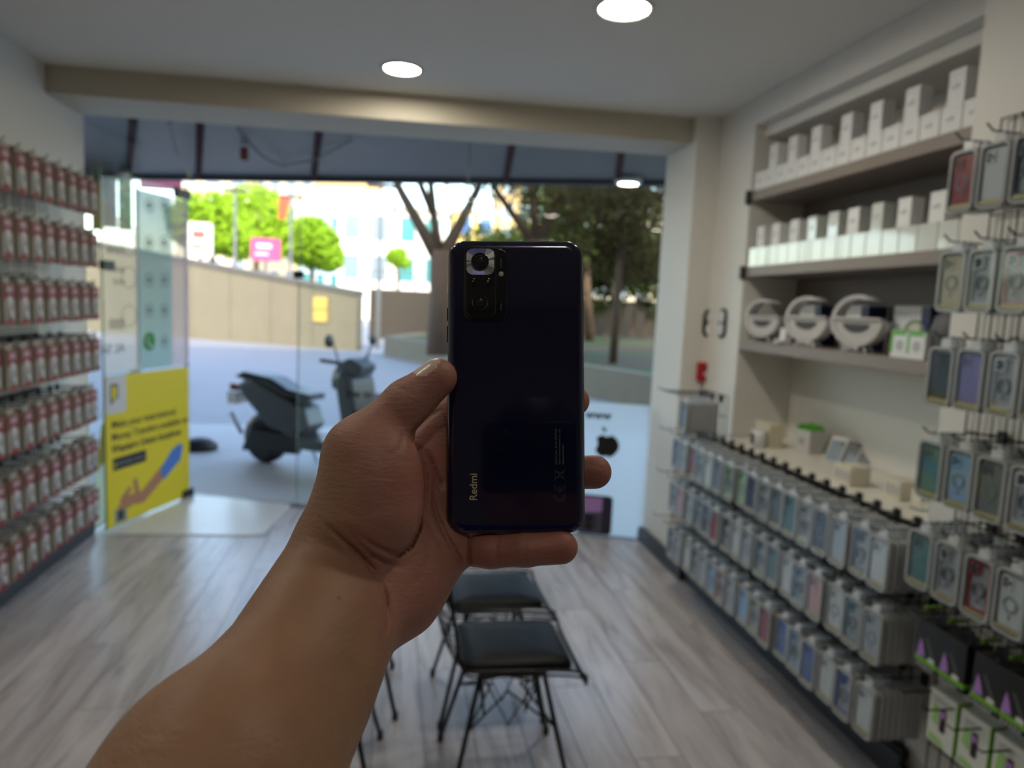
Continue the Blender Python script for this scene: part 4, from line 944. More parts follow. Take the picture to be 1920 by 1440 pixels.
t = thing('earbud_case', 'small white rounded case lying in front of the first two ring lamps', 'case', (2.012, y, 1.511))
MB().lathe([(.01, 0), (.026, .003), (.03, .012), (.024, .022), (.008, .026)], 16).build('shell', GW, t, world=False, smooth=True)
y = atX(1785, 610, 2.12).y
t = thing('ring_lamp_speaker', 'rounded grey speaker partly hidden behind the tall rack', 'speaker', (2.14, y, 1.511))
MB().lathe([(.07, 0), (.085, .02), (.09, .10), (.075, .17), (.03, .20), (.005, .203)], 24).build('body', GD_, t, world=False, smooth=True)
# counter things
zc_ = .9352
def atC(px, py): return atZ(px, py, zc_)
p = atC(1422, 838)
for k, (px, py) in enumerate(((1422, 838), (1452, 836))):
    p = atC(px, py); t = thing('mug', ['white mug with a dark picture, nearer the doorway', 'white mug with a dark picture, next to the plant box'][k], 'mug', p)
    MB().lathe([(.030, 0), (.038, .004), (.040, .095), (.036, .095), (.034, .01)], 20).build('body', GW, t, world=False, smooth=True)
    MB().tube([(.0, .038, .075), (.0, .065, .07), (.0, .068, .04), (.0, .040, .022)], .005, 6).build('handle', GW, t, world=False)
    MB().prism(rrect(-.016, .02, .016, .075, .008), .0405, .042, 0, Matrix(((0,0,-1,0),(1,0,0,0),(0,1,0,0),(0,0,0,1)))).build('dark_picture', mat('print_dark', (50, 46, 46), .5), t, world=False)
p = atC(1400, 834)
carton('low cream box behind the mugs on the counter', min(p.x+.08, 2.25), 3.62, zc_, .16, .08, .13, mat('card_cream', (206, 196, 170), .6), mark=False)
p = atC(1500, 848)
t = thing('potted_grass', 'white square pot of bright green grass on the counter', 'plant', (p.x+.05, p.y, zc_), .2)
MB().prism([(-.05, -.05), (.05, -.05), (.05, .05), (-.05, .05)], 0, .001).add([(-.045, -.045, 0), (.045, -.045, 0), (.045, .045, 0), (-.045, .045, 0), (-.062, -.062, .125), (.062, -.062, .125), (.062, .062, .125), (-.062, .062, .125)], [(0,1,5,4),(1,2,6,5),(2,3,7,6),(3,0,4,7),(4,5,6,7)]).build('pot', GW, t, world=False)
MB().prism(circ(0, .07, .016, 12), .0, .0015, 0, Matrix(((0,0,-1,-.060),(1,0,0,0),(0,1,0,0),(0,0,0,1)))).build('faint_mark', MK, t, world=False)
g = MB(); rg = random.Random(2)
for _ in range(420):
    x, y = rg.uniform(-.055, .055), rg.uniform(-.055, .055); a = rg.uniform(0, PI); h = rg.uniform(.02, .045); dx, dy = math.cos(a)*.003, math.sin(a)*.003
    g.add([(x-dx, y-dy, .12), (x+dx, y+dy, .12), (x+rg.uniform(-.015, .015), y+rg.uniform(-.015, .015), .12+h)], [(0, 1, 2)])
o = g.build('grass', mat('grass_green', (92, 186, 50), .6), t, world=False); o['kind'] = 'stuff'
MIR = mat('mirror_sheet', (220, 232, 240), .12, metal=.9)
for k, (px, py) in enumerate(((1548, 866), (1578, 870), (1606, 874))):
    p = atC(px, py)
    t = thing('screen_protector_pack', ['glossy silver pack leaning back beside the plant pot', 'glossy silver pack leaning back, middle of three', 'glossy silver pack leaning back, nearest of three'][k], 'pack', (p.x+.03, p.y, zc_), math.radians(-60))
    M = Matrix.Rotation(math.radians(-38), 4, 'X')
    MB().prism(rrect(-.042, 0, .042, .15, .008), -.004, .004, 0, M @ I_).build('card', GW, t, world=False)
    MB().prism(rrect(-.036, .006, .036, .125, .006), -.0065, -.004, 0, M @ I_).build('glossy_sheet', MIR, t, world=False)
    MB().box((-.02, .07, 0), (.02, .10, .06)).build('stand', GW, t, world=False)
CR_ = mat('card_ivory', (216, 208, 188), .55)
for k, (px, py, nm) in enumerate(((1566, 902, 'farther'), (1660, 930, 'nearer'))):
    p = atC(px, py)
    for q in range(6 if k == 0 else 5):
        x = p.x+.05+.0*q; y = p.y-.018*q
        o = thing('slim_carton', f'{ORD[q]} slim ivory box in the {nm} upright row on the counter', 'box', (x, y, zc_), 0, 'slim ivory boxes on the counter')
        MB().box((-.05, -.0085, 0), (.05, .0085, .085 if k == 0 else .078)).build('box', CR_, o, world=False, bevel=.001)
        MB().box((-.0506, -.006, .02), (-.05, .006, .06)).build('printed_mark', MK, o, world=False)
p = atC(1716, 955)
t = thing('price_card', 'small clear upright card holder at the near end of the counter', 'card holder', (p.x, p.y, zc_))
MB().box((-.002, -.03, 0), (.002, .03, .09)).box((-.02, -.03, 0), (.02, .03, .002)).build('holder', glass('acrylic', (.95, .96, .95)), t, world=False)
MB().box((-.0032, -.026, .01), (-.0022, .026, .08)).build('card', CR_, t, world=False)

struct(MB().box((2.338, 2.15, 1.46), (2.35, 3.87, 2.31)).build('wall_niche', mat('niche_taupe', (118, 108, 100), .6, noise=.05)))
for z in (2.33, 1.905): tag(MB().box((1.975, 3.855, z-.045), (2.0, 3.885, z+.03)).build('shelf_bracket', BLACK, bevel=.003), ('upper' if z > 2 else 'lower')+' small black bracket at the doorway end of a shelf', 'bracket')
# things on the pier
for k, px in enumerate((1330, 1358)):
    if k == 0: p = atX(px, 605, 2.0) if False else atY(px, 605, 4.3)
    t = None
p = atY(1331, 606, 4.3)
t = thing('light_switch', 'oval white double switch with a black rim on the pier, left one', 'switch', p)
MB().prism(rrect(-.050, -.092, .050, .092, .046), -.014, -.0002, 0, I_).build('black_rim', BLACK, t, world=False, bevel=.003)
MB().prism(rrect(-.032, -.074, .032, -.003, .028), -.022, -.012, 0, I_).build('white_rocker', mat('rocker_white', (244, 244, 244), .3), t, world=False, bevel=.003)
MB().prism(rrect(-.032, .003, .032, .074, .028), -.022, -.012, 0, I_).build('white_rocker', GW, t, world=False, bevel=.003)
p = atX(1356, 606, 2.0)
t = thing('light_switch', 'oval switch pair on the pier side, right beside the other', 'switch', p, -PI/2)
MB().prism(rrect(-.050, -.092, .050, .092, .046), -.012, -.0002, 0, I_).build('grey_rim', BLACK, t, world=False, bevel=.003)
MB().prism(rrect(-.034, -.074, .034, -.003, .028), -.020, -.010, 0, I_).build('white_rocker', GW, t, world=False, bevel=.003)
MB().prism(rrect(-.034, .003, .034, .074, .028), -.020, -.010, 0, I_).build('white_rocker', GW, t, world=False, bevel=.003)
p = atY(1321, 697, 4.3)
t = thing('alarm_button', 'small red alarm box on the white pier above the rack', 'alarm', (p.x, p.y, p.z))
RM_ = mat('alarm_red', (170, 12, 30), .35)
MB().box((-.058, -.04, -.062), (.058, -.0002, .062)).build('housing', RM_, t, world=False, bevel=.008)
MB().box((-.022, -.044, -.02), (.006, -.039, .0)).build('white_label', WHITE, t, world=False)
MB().box((-.030, -.044, .012), (.030, -.040, .040)).build('cover', mat('alarm_dark', (120, 8, 20), .3), t, world=False, bevel=.002)

# ================================================================== CHAIRS
PADM = mat('black_leatherette', (16, 17, 19), .46, spec=.10, bump=.12, bscale=9)
def chair_profile(u):      # u 0..1 from the front edge over the seat and up the back
    P = [(.232, .436), (.222, .447), (.15, .452), (.0, .448), (-.12, .445), (-.185, .462), (-.225, .52), (-.25, .60), (-.275, .72), (-.295, .83)]
    f = u*(len(P)-1); i = min(int(f), len(P)-2); t = f-i
    p0, p1, p2, p3 = P[max(i-1, 0)], P[i], P[i+1], P[min(i+2, len(P)-1)]
    return [.5*((2*p1[k])+(-p0[k]+p2[k])*t+(2*p0[k]-5*p1[k]+4*p2[k]-p3[k])*t*t+(-p0[k]+3*p1[k]-3*p2[k]+p3[k])*t**3) for k in (0, 1)]
def shell(u, v):
    x, z = chair_profile(u); bk = max(0, (u-.45)/.55)
    wdt = .215-.03*bk**2-.03*max(0, 1-u/.10)**2; rise = .05*abs(v)**3*(1-min(1, abs(u-.42)/.6)) if u < .9 else 0
    return Vector((x+.10*bk*abs(v)**2.5*(1-.4*bk), v*wdt, z+rise*(1 if u > .12 else u/.12)))
def make_chair(label, loc, rz):
    t = thing('wire_chair', label, 'chair', loc, rz, 'black wire chairs')
    m = MB()
    for i in range(1, 17): u = i/17; m.tube([shell(u, v/8) for v in range(-8, 9)], .0019, 5)
    for j in range(-6, 7): v = j/7; m.tube([shell(u/24, v) for u in range(25)], .0019, 5)
    m.build('wire_mesh', WIRE, t, world=False, smooth=True)
    rim = [shell(u/20, -1) for u in range(21)]+[shell(1, v/5) for v in range(-4, 5)]+[shell(1-u/20, 1) for u in range(21)]+[shell(0, -v/5) for v in range(-4, 5)]
    MB().tube(rim, .0045, 7, closed=True).tube([p+Vector((0, 0, -.016)) for p in rim], .004, 7, closed=True).build('rim', WIRE, t, world=False, smooth=True)
    pm = MB(); P = rrect(-.165, -.165, .195, .165, .03, 4); P2 = rrect(-.155, -.155, .185, .155, .03, 4)
    nP = len(P); vs = [(x, y, .458) for x, y in P]+[(x, y, .476) for x, y in P]+[(x, y, .486) for x, y in P2]+[(x*.5+.007, y*.5, .492) for x, y in P2]
    fs = [tuple(range(nP))[::-1]]
    for L in range(3):
        fs += [(L*nP+i, L*nP+(i+1) % nP, (L+1)*nP+(i+1) % nP, (L+1)*nP+i) for i in range(nP)]
    fs.append(tuple(range(3*nP, 4*nP)))
    pm.add(vs, fs); pm.build('seat_pad', PADM, t, world=False, smooth=True)
    feet = [(sx*.205, sy*.20) for sx in (-1, 1) for sy in (-1, 1)]
    for fx, fy in feet:
        top = Vector((fx*.52, fy*.55, .43)); ft = Vector((fx, fy, .012))
        lg = MB().tube([top, ft], .0085, 8).build('leg', WIRE, t, world=False, smooth=True)
        MB().tube([ft+Vector((0, 0, .02)), ft-Vector((0, 0, .012))], .012, 8).build('foot_cap', BLACK, lg, world=False)
    b = MB()
    for (fx, fy), (gx, gy_) in (((-.205, -.2), (-.205, .2)), ((.205, -.2), (.205, .2)), ((-.205, -.2), (.205, -.2)), ((-.205, .2), (.205, .2))):
        A = Vector((fx*.52, fy*.55, .43)).lerp(Vector((fx, fy, .0)), .42); B = Vector((gx*.52, gy_*.55, .43)).lerp(Vector((gx, gy_, 0)), .42)
        mid = (A+B)/2*.35; mid.z = .33
        b.tube([A, mid, B], .0042, 6); A2 = Vector((fx*.5, fy*.53, .43)); mid2 = (A+B)/2*.5; mid2.z = .22
        b.tube([A2, mid2, Vector((gx*.5, gy_*.53, .43))], .0042, 6)
    b.tube([(-.11, -.12, .43), (.11, -.12, .43), (.11, .12, .43), (-.11, .12, .43)], .006, 6, closed=True)
    b.build('brace', WIRE, t, world=False)
    return t
c1 = make_chair('wire chair nearest the camera, square black pad, wider gap at its left', (.430, 2.325, 0), 0)
c2 = copy_tree(c1); c2.location = (.430, 2.80, 0); c2.rotation_euler = (0, 0, math.radians(1)); c2['label'] = 'wire chair with black pad just below the little finger, behind the nearest chair'
c3 = copy_tree(c1); c3.location = (-.215, 2.365, 0); c3.rotation_euler = (0, 0, PI-.05); c3['label'] = 'wire chair turned away, mostly hidden by the forearm, nearer one'
c4 = copy_tree(c1); c4.location = (-.155, 2.87, 0); c4.rotation_euler = (0, 0, PI+.03); c4['label'] = 'wire chair turned away, hidden behind the wrist, farther one'

# ================================================================== HANDSET
PHN = thing('smartphone', 'dark glossy smartphone tinted with reflected navy, held upright in left hand, camera block top left', 'phone')
pc = atD(967.5, 721, .3945)
tilt = Matrix.Rotation(math.radians(-4.0), 4, 'X') @ Matrix.Rotation(math.radians(.8), 4, 'Y')
PM_ = Matrix.Translation(pc) @ RM.to_4x4() @ tilt
PHN.matrix_basis = PM_
def loft(loops, m=None, mi=0, n=8):
    m = m or MB(); b = len(m.v)
    for hw, hh, r, z, cx, cy in loops: m.v += [(x, y, z) for x, y in rrect(cx-hw, cy-hh, cx+hw, cy+hh, r, n)]
    k = 4*(n+1)
    for L in range(len(loops)-1):
        for i in range(k): j = (i+1) % k; m.f.append((b+L*k+i, b+L*k+j, b+(L+1)*k+j, b+(L+1)*k+i)); m.m.append(mi)
    m.f.append(tuple(b+i for i in range(k))[::-1]); m.f.append(tuple(b+(len(loops)-1)*k+i for i in range(k))); m.m += [mi]*2
    return m
HW, HH, HT = .03825, .0820, .0081
BACKM = mat('handset_back', (14, 16, 58), .16, coat=1, spec=.6, metal=.35); FRAME = mat('handset_frame', (12, 13, 20), .22, coat=.6, metal=.5)  # navy in the back's base colour stands for the reflected blue shirt
def ins(i, z, r=.0095): return (HW-i, HH-i, max(.002, r-i*.6), z, 0, 0)
loft([ins(.0012, -HT), ins(.0002, -HT+.0008), ins(0, -HT+.002), ins(0, -.0034), ins(.0004, -.0030)], n=10).build('frame', FRAME, PHN, world=False, smooth=True)
bk = [ins(.0003, -.0031)]
for k in range(1, 9): a = PI/2*k/8; bk.append(ins(.0003+.0050*(1-math.cos(a)), -.0031+.0031*math.sin(a)))
bo = loft(bk, n=10).build('back_cover', BACKM, PHN, world=False, smooth=True)
for m_ in (bo,):
    md = m_.modifiers.new('wn', 'WEIGHTED_NORMAL'); md.keep_sharp = False
def lp(px, py): return ((px-967.5)*.0002962, (721-py)*.0002958)
MODB = mat('module_black', (8, 8, 12), .12, coat=1); LENS = mat('lens_glass', (14, 14, 18), .05, coat=1, spec=1); LRING = mat('lens_ring', (60, 62, 66), .3, metal=1)
x0, y0 = lp(869, 601); x1, y1 = lp(951, 462); cx, cy, hw, hh = (x0+x1)/2, (y0+y1)/2, (x1-x0)/2, (y1-y0)/2
loft([(hw+.0004, hh+.0004, .0058, -.0004, cx, cy), (hw, hh, .0055, .0009, cx, cy), (hw-.0004, hh-.0004, .0052, .0012, cx, cy)]).build('camera_island', mat('island_navy', (10, 11, 26), .14, coat=1, metal=.4), PHN, world=False, smooth=False, bevel=.0002)
isl = PHN.children[-1]
x0, y0 = lp(872, 596); x1, y1 = lp(930, 462.5); cx, cy, hw, hh = (x0+x1)/2, (y0+y1)/2, (x1-x0)/2, (y1-y0)/2
loft([(hw, hh, .0052, .0011, cx, cy), (hw, hh, .0052, .0019, cx, cy), (hw-.0004, hh-.0004, .0049, .0022, cx, cy)]).build('camera_block', MODB, PHN, world=False, bevel=.0002)
# silver plate around the main lens; tilted, tinted wedges carry its radial sheen
x0, y0 = lp(874, 514); x1, y1 = lp(926.5, 464); cx, cy, hw, hh = (x0+x1)/2, (y0+y1)/2, (x1-x0)/2, (y1-y0)/2
O = rrect(cx-hw, cy-hh, cx+hw, cy+hh, .0038, 8); nO = len(O); lx, ly = lp(899.5, 489)
sv = MB(); seg = []
def rim_pt(a):
    # ray from the lens centre to the rounded outline
    best = 1e9
    for i in range(nO):
        p, q = O[i], O[(i+1) % nO]; dx, dy = math.cos(a), math.sin(a); ex, ey = q[0]-p[0], q[1]-p[1]; den = dx*ey-dy*ex
        if abs(den) < 1e-12: continue
        t = ((p[0]-lx)*ey-(p[1]-ly)*ex)/den; s = ((p[0]-lx)*dy-(p[1]-ly)*dx)/den
        if t > 0 and -1e-6 <= s <= 1+1e-6: best = min(best, t)
    return best
angs = [0, 9, 18, 40, 62, 88, 118, 142, 166, 174, 182, 190, 205, 230, 262, 292, 312, 336, 350]
tilts = [.8, .2, .9, .35, .1, .0, .1, .5, .9, .3, .8, .35, .7, .1, .0, .15, .55, .25, .9]
mis = [0, 1, 0, 0, 2, 2, 2, 0, 0, 1, 0, 1, 0, 2, 2, 1, 1, 0, 0]
r0 = .0042
for i, a in enumerate(angs):
    a2 = angs[(i+1) % len(angs)]+(360 if i == len(angs)-1 else 0); na = max(1, int((a2-a)/6))
    for k in range(na):
        p, q = math.radians(a+(a2-a)*k/na), math.radians(a+(a2-a)*(k+1)/na); tp, tq = rim_pt(p), rim_pt(q)
        z0 = .0023+.0004*tilts[i]; z1 = .0023+.0004*(1-tilts[i])
        sv.add([(lx+r0*math.cos(p), ly+r0*math.sin(p), z0), (lx+tp*math.cos(p), ly+tp*math.sin(p), z1), (lx+tq*math.cos(q), ly+tq*math.sin(q), z1), (lx+r0*math.cos(q), ly+r0*math.sin(q), z0)], [(0, 1, 2, 3)], mis[i])
sv.prism(O, .0020, .00225, 1)
sv.build('silver_plate', [mat('plate_silver', (200, 206, 208), .35, metal=.6), mat('plate_grey', (120, 128, 126), .35, metal=.6), mat('sheen_lavender', (150, 148, 210), .4, metal=.5)], PHN, world=False)
def lens(px, py, rp, z, ring=True, nm='lens'):
    x, y = lp(px, py); r = rp*.000296; M = Matrix.Translation((x, y, 0))
    o = MB().lathe([(r, z-.0006), (r, z+.0006), (r*.92, z+.0010), (r*.82, z+.0010), (r*.80, z+.0004)], 36, 0, M).build(nm, [MODB], PHN, world=False, smooth=False)
    MB().lathe([(r*.66, z+.0005), (r*.64, z+.0007), (r*.56, z+.0007), (r*.54, z+.0005)], 32, 0, M).build('lens_ring', LRING, o, world=False)
    MB().lathe([(r*.54, z+.0005), (r*.4, z+.00065), (r*.2, z+.0007), (.00001, z+.0007)], 32, 0, M).build('lens_glass', LENS, o, world=False, smooth=True)
lens(899.5, 489, 17, .0026); lens(899.8, 567, 15, .0024)
x0, y0 = lp(875, 539); x1, y1 = lp(925.5, 517); loft([((x1-x0)/2, (y1-y0)/2, .003, .0020, (x0+x1)/2, (y0+y1)/2), ((x1-x0)/2, (y1-y0)/2, .003, .00235, (x0+x1)/2, (y0+y1)/2)]).build('small_lens_plate', mat('plate_black', (3, 3, 4), .1, coat=1), PHN, world=False)
lens(885.8, 528.5, 7, .0023, nm='small_lens'); lens(914, 528.5, 7, .0023, nm='small_lens')
x, y = lp(939.3, 511.6)
MB().lathe([(.00145, .0011), (.00145, .0014), (.0008, .0017), (.0001, .0018)], 20, 0, Matrix.Translation((x, y, 0))).build('flash', mat('flash_cream', (190, 184, 168), .2, coat=1), PHN, world=False, smooth=True)
INKP = mat('silver_print', (206, 190, 160), .4); INKD = mat('dim_print', (120, 118, 112), .5)
def ptext(tx, px, py, size, m, z=.0002, bold=0):
    x, y = lp(px, py); text(tx, size, Matrix.Translation((x, y, z)) @ Matrix.Rotation(PI/2, 4, 'Z'), m, PHN, world=False, ext=.00001, bold=bold)
ptext('Redmi', 895.0, 937.3, .00585, INKP, bold=.00006)
ptext('PREMIUM', 941, 499.5, .0011*1.15, INKD, .00125); ptext('ULTRA', 941, 581, .0013, INKD, .00125)
for k, tx in enumerate(('Made in China  Model: M2101K6G', 'Xiaomi Communications Co., Ltd.', 'Designed by Redmi')):
    ptext(tx, 1043.5+6.6*k, 870.5, .00142, INKD)
ce = MB()
def arc(cx, cy, r, a0, a1, n=16): return [Vector((cx+r*math.cos(math.radians(a0+(a1-a0)*k/n)), cy+r*math.sin(math.radians(a0+(a1-a0)*k/n)), .00025)) for k in range(n+1)]
for py in (926, 906+8):
    cx, cy = lp(1059.5, py)
x_c, y_c = lp(1058, 930.5); x_e, y_e = lp(1058, 914)
for (cx, cy) in ((x_c, y_c+.0), (x_e, y_e)):
    for r in (.0052, .0038): ce.tube(arc(cx, cy-.0002, r*.62, 180-85, 180+85) if False else [Vector((cx-.0028+.0*q, cy, .00025)) for q in (0,)]+[Vector((cx-.0028, cy+.00001, .00025))], .00004, 4) if False else None
def ce_letter(px, py, bar):
    cx, cy = lp(px, py); R1, R2 = .0031, .0021
    o, i = arc(cx+.0031, cy, R1, 180, 360) if False else [], []
    P = [Vector((cx+R1*math.cos(a), cy+R1*math.sin(a), .00025)) for a in [math.radians(180+180*k/18) for k in range(19)]]
    Q = [Vector((cx+R2*math.cos(a), cy+R2*math.sin(a), .00025)) for a in [math.radians(360-180*k/18) for k in range(19)]]
    ce.tube(P+Q, .00007, 4, closed=True)
    if bar: ce.tube([(cx-.0003, cy-R2, .00025), (cx-.0003, cy-.0004, .00025), (cx+.0003, cy-.0004, .00025), (cx+.0003, cy-R2, .00025)], .00007, 4)
ce_letter(1049, 928, False); ce_letter(1049, 910, True)
cx, cy = lp(1049, 889.5); s_ = .0031
ce.tube([(cx-s_, cy-s_, .00025), (cx+s_, cy+s_, .00025)], .00007, 4).tube([(cx-s_, cy+s_, .00025), (cx+s_, cy-s_, .00025)], .00007, 4)
ce.tube([(cx-.0024, cy-.0016, .00025), (cx-.0024, cy+.0016, .00025), (cx+.0020, cy+.0012, .00025), (cx+.0020, cy-.0012, .00025)], .00007, 4, closed=True)
ce.build('approval_marks', INKD, PHN, world=False)
for py0, py1 in ((573, 598), (608, 640)):
    (xa, ya), (xb, yb) = lp(841, py1), lp(841, py0)
    MB().box((-HW-.0007, ya, -.0062), (-HW+.0003, yb, -.0042)).build('side_button', FRAME, PHN, world=False, bevel=.0003)

# ================================================================== PERSON: arm and hand holding the handset
# signed distance shapes in the camera's frame (metres), then one continuous surface
def P_(px, py, d): return np.array(((px-960)/F_PX*d, (720-py)/F_PX*d, -d), np.float32)
def cone(p, a, b, ra, rb):
    ba = b-a; t = np.clip(((p-a) @ ba)/float(ba @ ba), 0, 1); q = p-a-t[:, None]*ba
    return np.sqrt((q*q).sum(1))-(ra+(rb-ra)*t)
def ell(p, c, r, R=None):
    q = p-c
    if R is not None: q = q @ R
    r = np.array(r, np.float32); k0 = np.sqrt(((q/r)**2).sum(1)); k1 = np.sqrt(((q/(r*r))**2).sum(1))
    return k0*(k0-1)/np.maximum(k1, 1e-9)
def smin(a, b, k): h = np.maximum(k-np.abs(a-b), 0)/k; return np.minimum(a, b)-h*h*k*.25
def surface_nets(f, lo, h):
    s = f < 0; nx, ny, nz = f.shape
    c = s[:-1, :-1, :-1].astype(np.int8)
    tot = np.zeros((nx-1, ny-1, nz-1), np.int8)
    for i in (0, 1):
        for j in (0, 1):
            for k in (0, 1): tot += s[i:nx-1+i, j:ny-1+j, k:nz-1+k]
    act = np.argwhere((tot > 0) & (tot < 8)); idx = -np.ones(tot.shape, np.int32); idx[tuple(act.T)] = np.arange(len(act))
    acc = np.zeros((len(act), 3)); cnt = np.zeros(len(act)); cor = [(i, j, k) for i in (0, 1) for j in (0, 1) for k in (0, 1)]
    for a in range(8):
        for b in range(a+1, 8):
            A, B = np.array(cor[a]), np.array(cor[b])
            if np.abs(A-B).sum() != 1: continue
            fa = f[tuple((act+A).T)]; fb = f[tuple((act+B).T)]; m = (fa < 0) != (fb < 0); t = np.where(m, fa/np.where(m, fa-fb, 1), 0)
            acc += (A+(B-A)*t[:, None])*m[:, None]; cnt += m
    V = lo+(act+acc/cnt[:, None])*h; F = []
    for ax in range(3):
        u, v = [(1, 2), (2, 0), (0, 1)][ax]; sl0 = [slice(None)]*3; sl1 = [slice(None)]*3; sl0[ax] = slice(0, -1); sl1[ax] = slice(1, None)
        e = s[tuple(sl0)] != s[tuple(sl1)]; p = np.argwhere(e); p = p[(p[:, u] > 0) & (p[:, v] > 0) & (p[:, u] < f.shape[u]-1) & (p[:, v] < f.shape[v]-1)]
        ins_ = s[tuple(p.T)]; eu = np.zeros(3, int); ev = np.zeros(3, int); eu[u] = 1; ev[v] = 1
        q = np.stack([idx[tuple((p-eu-ev).T)], idx[tuple((p-ev).T)], idx[tuple(p.T)], idx[tuple((p-eu).T)]], 1)
        q[~ins_] = q[~ins_][:, ::-1]; F.append(q)
    return V, np.concatenate(F)
def polygonise(fn, lo, hi, h, cell=6):
    lo = np.array(lo, np.float32); n = np.ceil((np.array(hi)-lo)/h/cell).astype(int)*cell+1
    g = [lo[i]+h*cell*(np.arange((n[i]-1)//cell)+.5) for i in range(3)]
    C = np.stack(np.meshgrid(*g, indexing='ij'), -1).reshape(-1, 3).astype(np.float32); fc = fn(C)
    keep = np.abs(fc) < h*cell*1.35+.002
    f = np.where(np.kron((fc < 0).reshape([(k-1)//cell for k in n]), np.ones((cell,)*3, bool)), -1, 1).astype(np.float32)*.05
    f = np.pad(f, ((0, 1),)*3, mode='edge')
    blk = np.argwhere(keep.reshape([(k-1)//cell for k in n]))*cell
    o = np.stack(np.meshgrid(*[np.arange(cell+1)]*3, indexing='ij'), -1).reshape(-1, 3)
    for s0 in range(0, len(blk), 1500):
        I = (blk[s0:s0+1500, None, :]+o[None]).reshape(-1, 3); f[tuple(I.T)] = fn((lo+I*h).astype(np.float32))
    return surface_nets(f, lo, h)
def np_mesh(name, V, F, mats):
    me = bpy.data.meshes.new(name); me.vertices.add(len(V)); me.vertices.foreach_set('co', V.astype(np.float32).ravel())
    me.loops.add(len(F)*4); me.loops.foreach_set('vertex_index', F.astype(np.int32).ravel())
    me.polygons.add(len(F)); me.polygons.foreach_set('loop_start', np.arange(0, len(F)*4, 4, dtype=np.int32)); me.polygons.foreach_set('loop_total', np.full(len(F), 4, np.int32))
    for m in mats: me.materials.append(m)
    me.polygons.foreach_set('use_smooth', [True]*len(F)); me.update(calc_edges=True); me.validate(); return me

#HAND_BEGIN
W0 = P_(648, 1095, .378); W1 = P_(556, 1278, .325); W2 = P_(412, 1492, .27); EL = np.array((-.150, -.222, -.150), np.float32)
nn = np.array((.555, -.83, 0), np.float32); nn /= np.linalg.norm(nn)
TH = dict(tip=P_(821, 708, .3835), ip=P_(764, 757, .382), mcp=P_(678, 850, .376), cmc=P_(640, 985, .378))
CREASES = [  # pixel polyline, depth of the groove (m), width (px)
    ([(765, 822), (783, 838), (796, 870), (799, 915), (796, 955), (786, 995), (770, 1026), (752, 1040), (728, 1036), (700, 1022), (672, 1003), (648, 982)], .0022, 6),
    ([(590, 966), (612, 985), (640, 1010), (668, 1034), (692, 1060), (712, 1088), (724, 1118), (727, 1150), (725, 1185), (716, 1206)], .0022, 6),
    ([(640, 975), (665, 1010), (700, 1045), (735, 1062), (760, 1064)], .0011, 5),
    ([(692, 1062), (715, 1084), (735, 1096)], .0009, 4),
    ([(765, 822), (785, 800), (808, 780), (832, 764)], .0012, 5),
    ([(790, 838), (806, 862), (818, 890), (826, 915), (836, 890)], .0020, 5),
    ([(812, 895), (812, 935), (818, 965), (834, 1000), (850, 1030), (862, 1050), (864, 1070)], .0026, 6),
    ([(797, 940), (803, 980), (822, 1015), (838, 1045)], .0014, 5), ([(760, 1110), (790, 1080), (806, 1040), (800, 1000)], .0008, 9), ([(600, 930), (650, 960), (700, 985)], .0004, 4), ([(700, 870), (740, 862), (775, 866)], .0004, 4), ([(640, 905), (690, 892), (735, 892)], .0003, 4), ([(690, 960), (740, 948), (780, 950)], .0003, 4),
    ([(884, 1000), (880, 1020), (879, 1045), (880, 1066)], .0028, 4),
    ([(935, 1000), (930, 1030), (934, 1062)], .0010, 4), ([(988, 1000), (983, 1030), (985, 1062)], .0009, 4), ([(928, 1004), (924, 1030), (928, 1060)], .0005, 3),
    ([(752, 803), (762, 790), (790, 776)], .0006, 5), ([(738, 722), (750, 728), (772, 735)], .0006, 4), ([(745, 812), (755, 818), (752, 840), (735, 852), (715, 855)], .0007, 5),
]
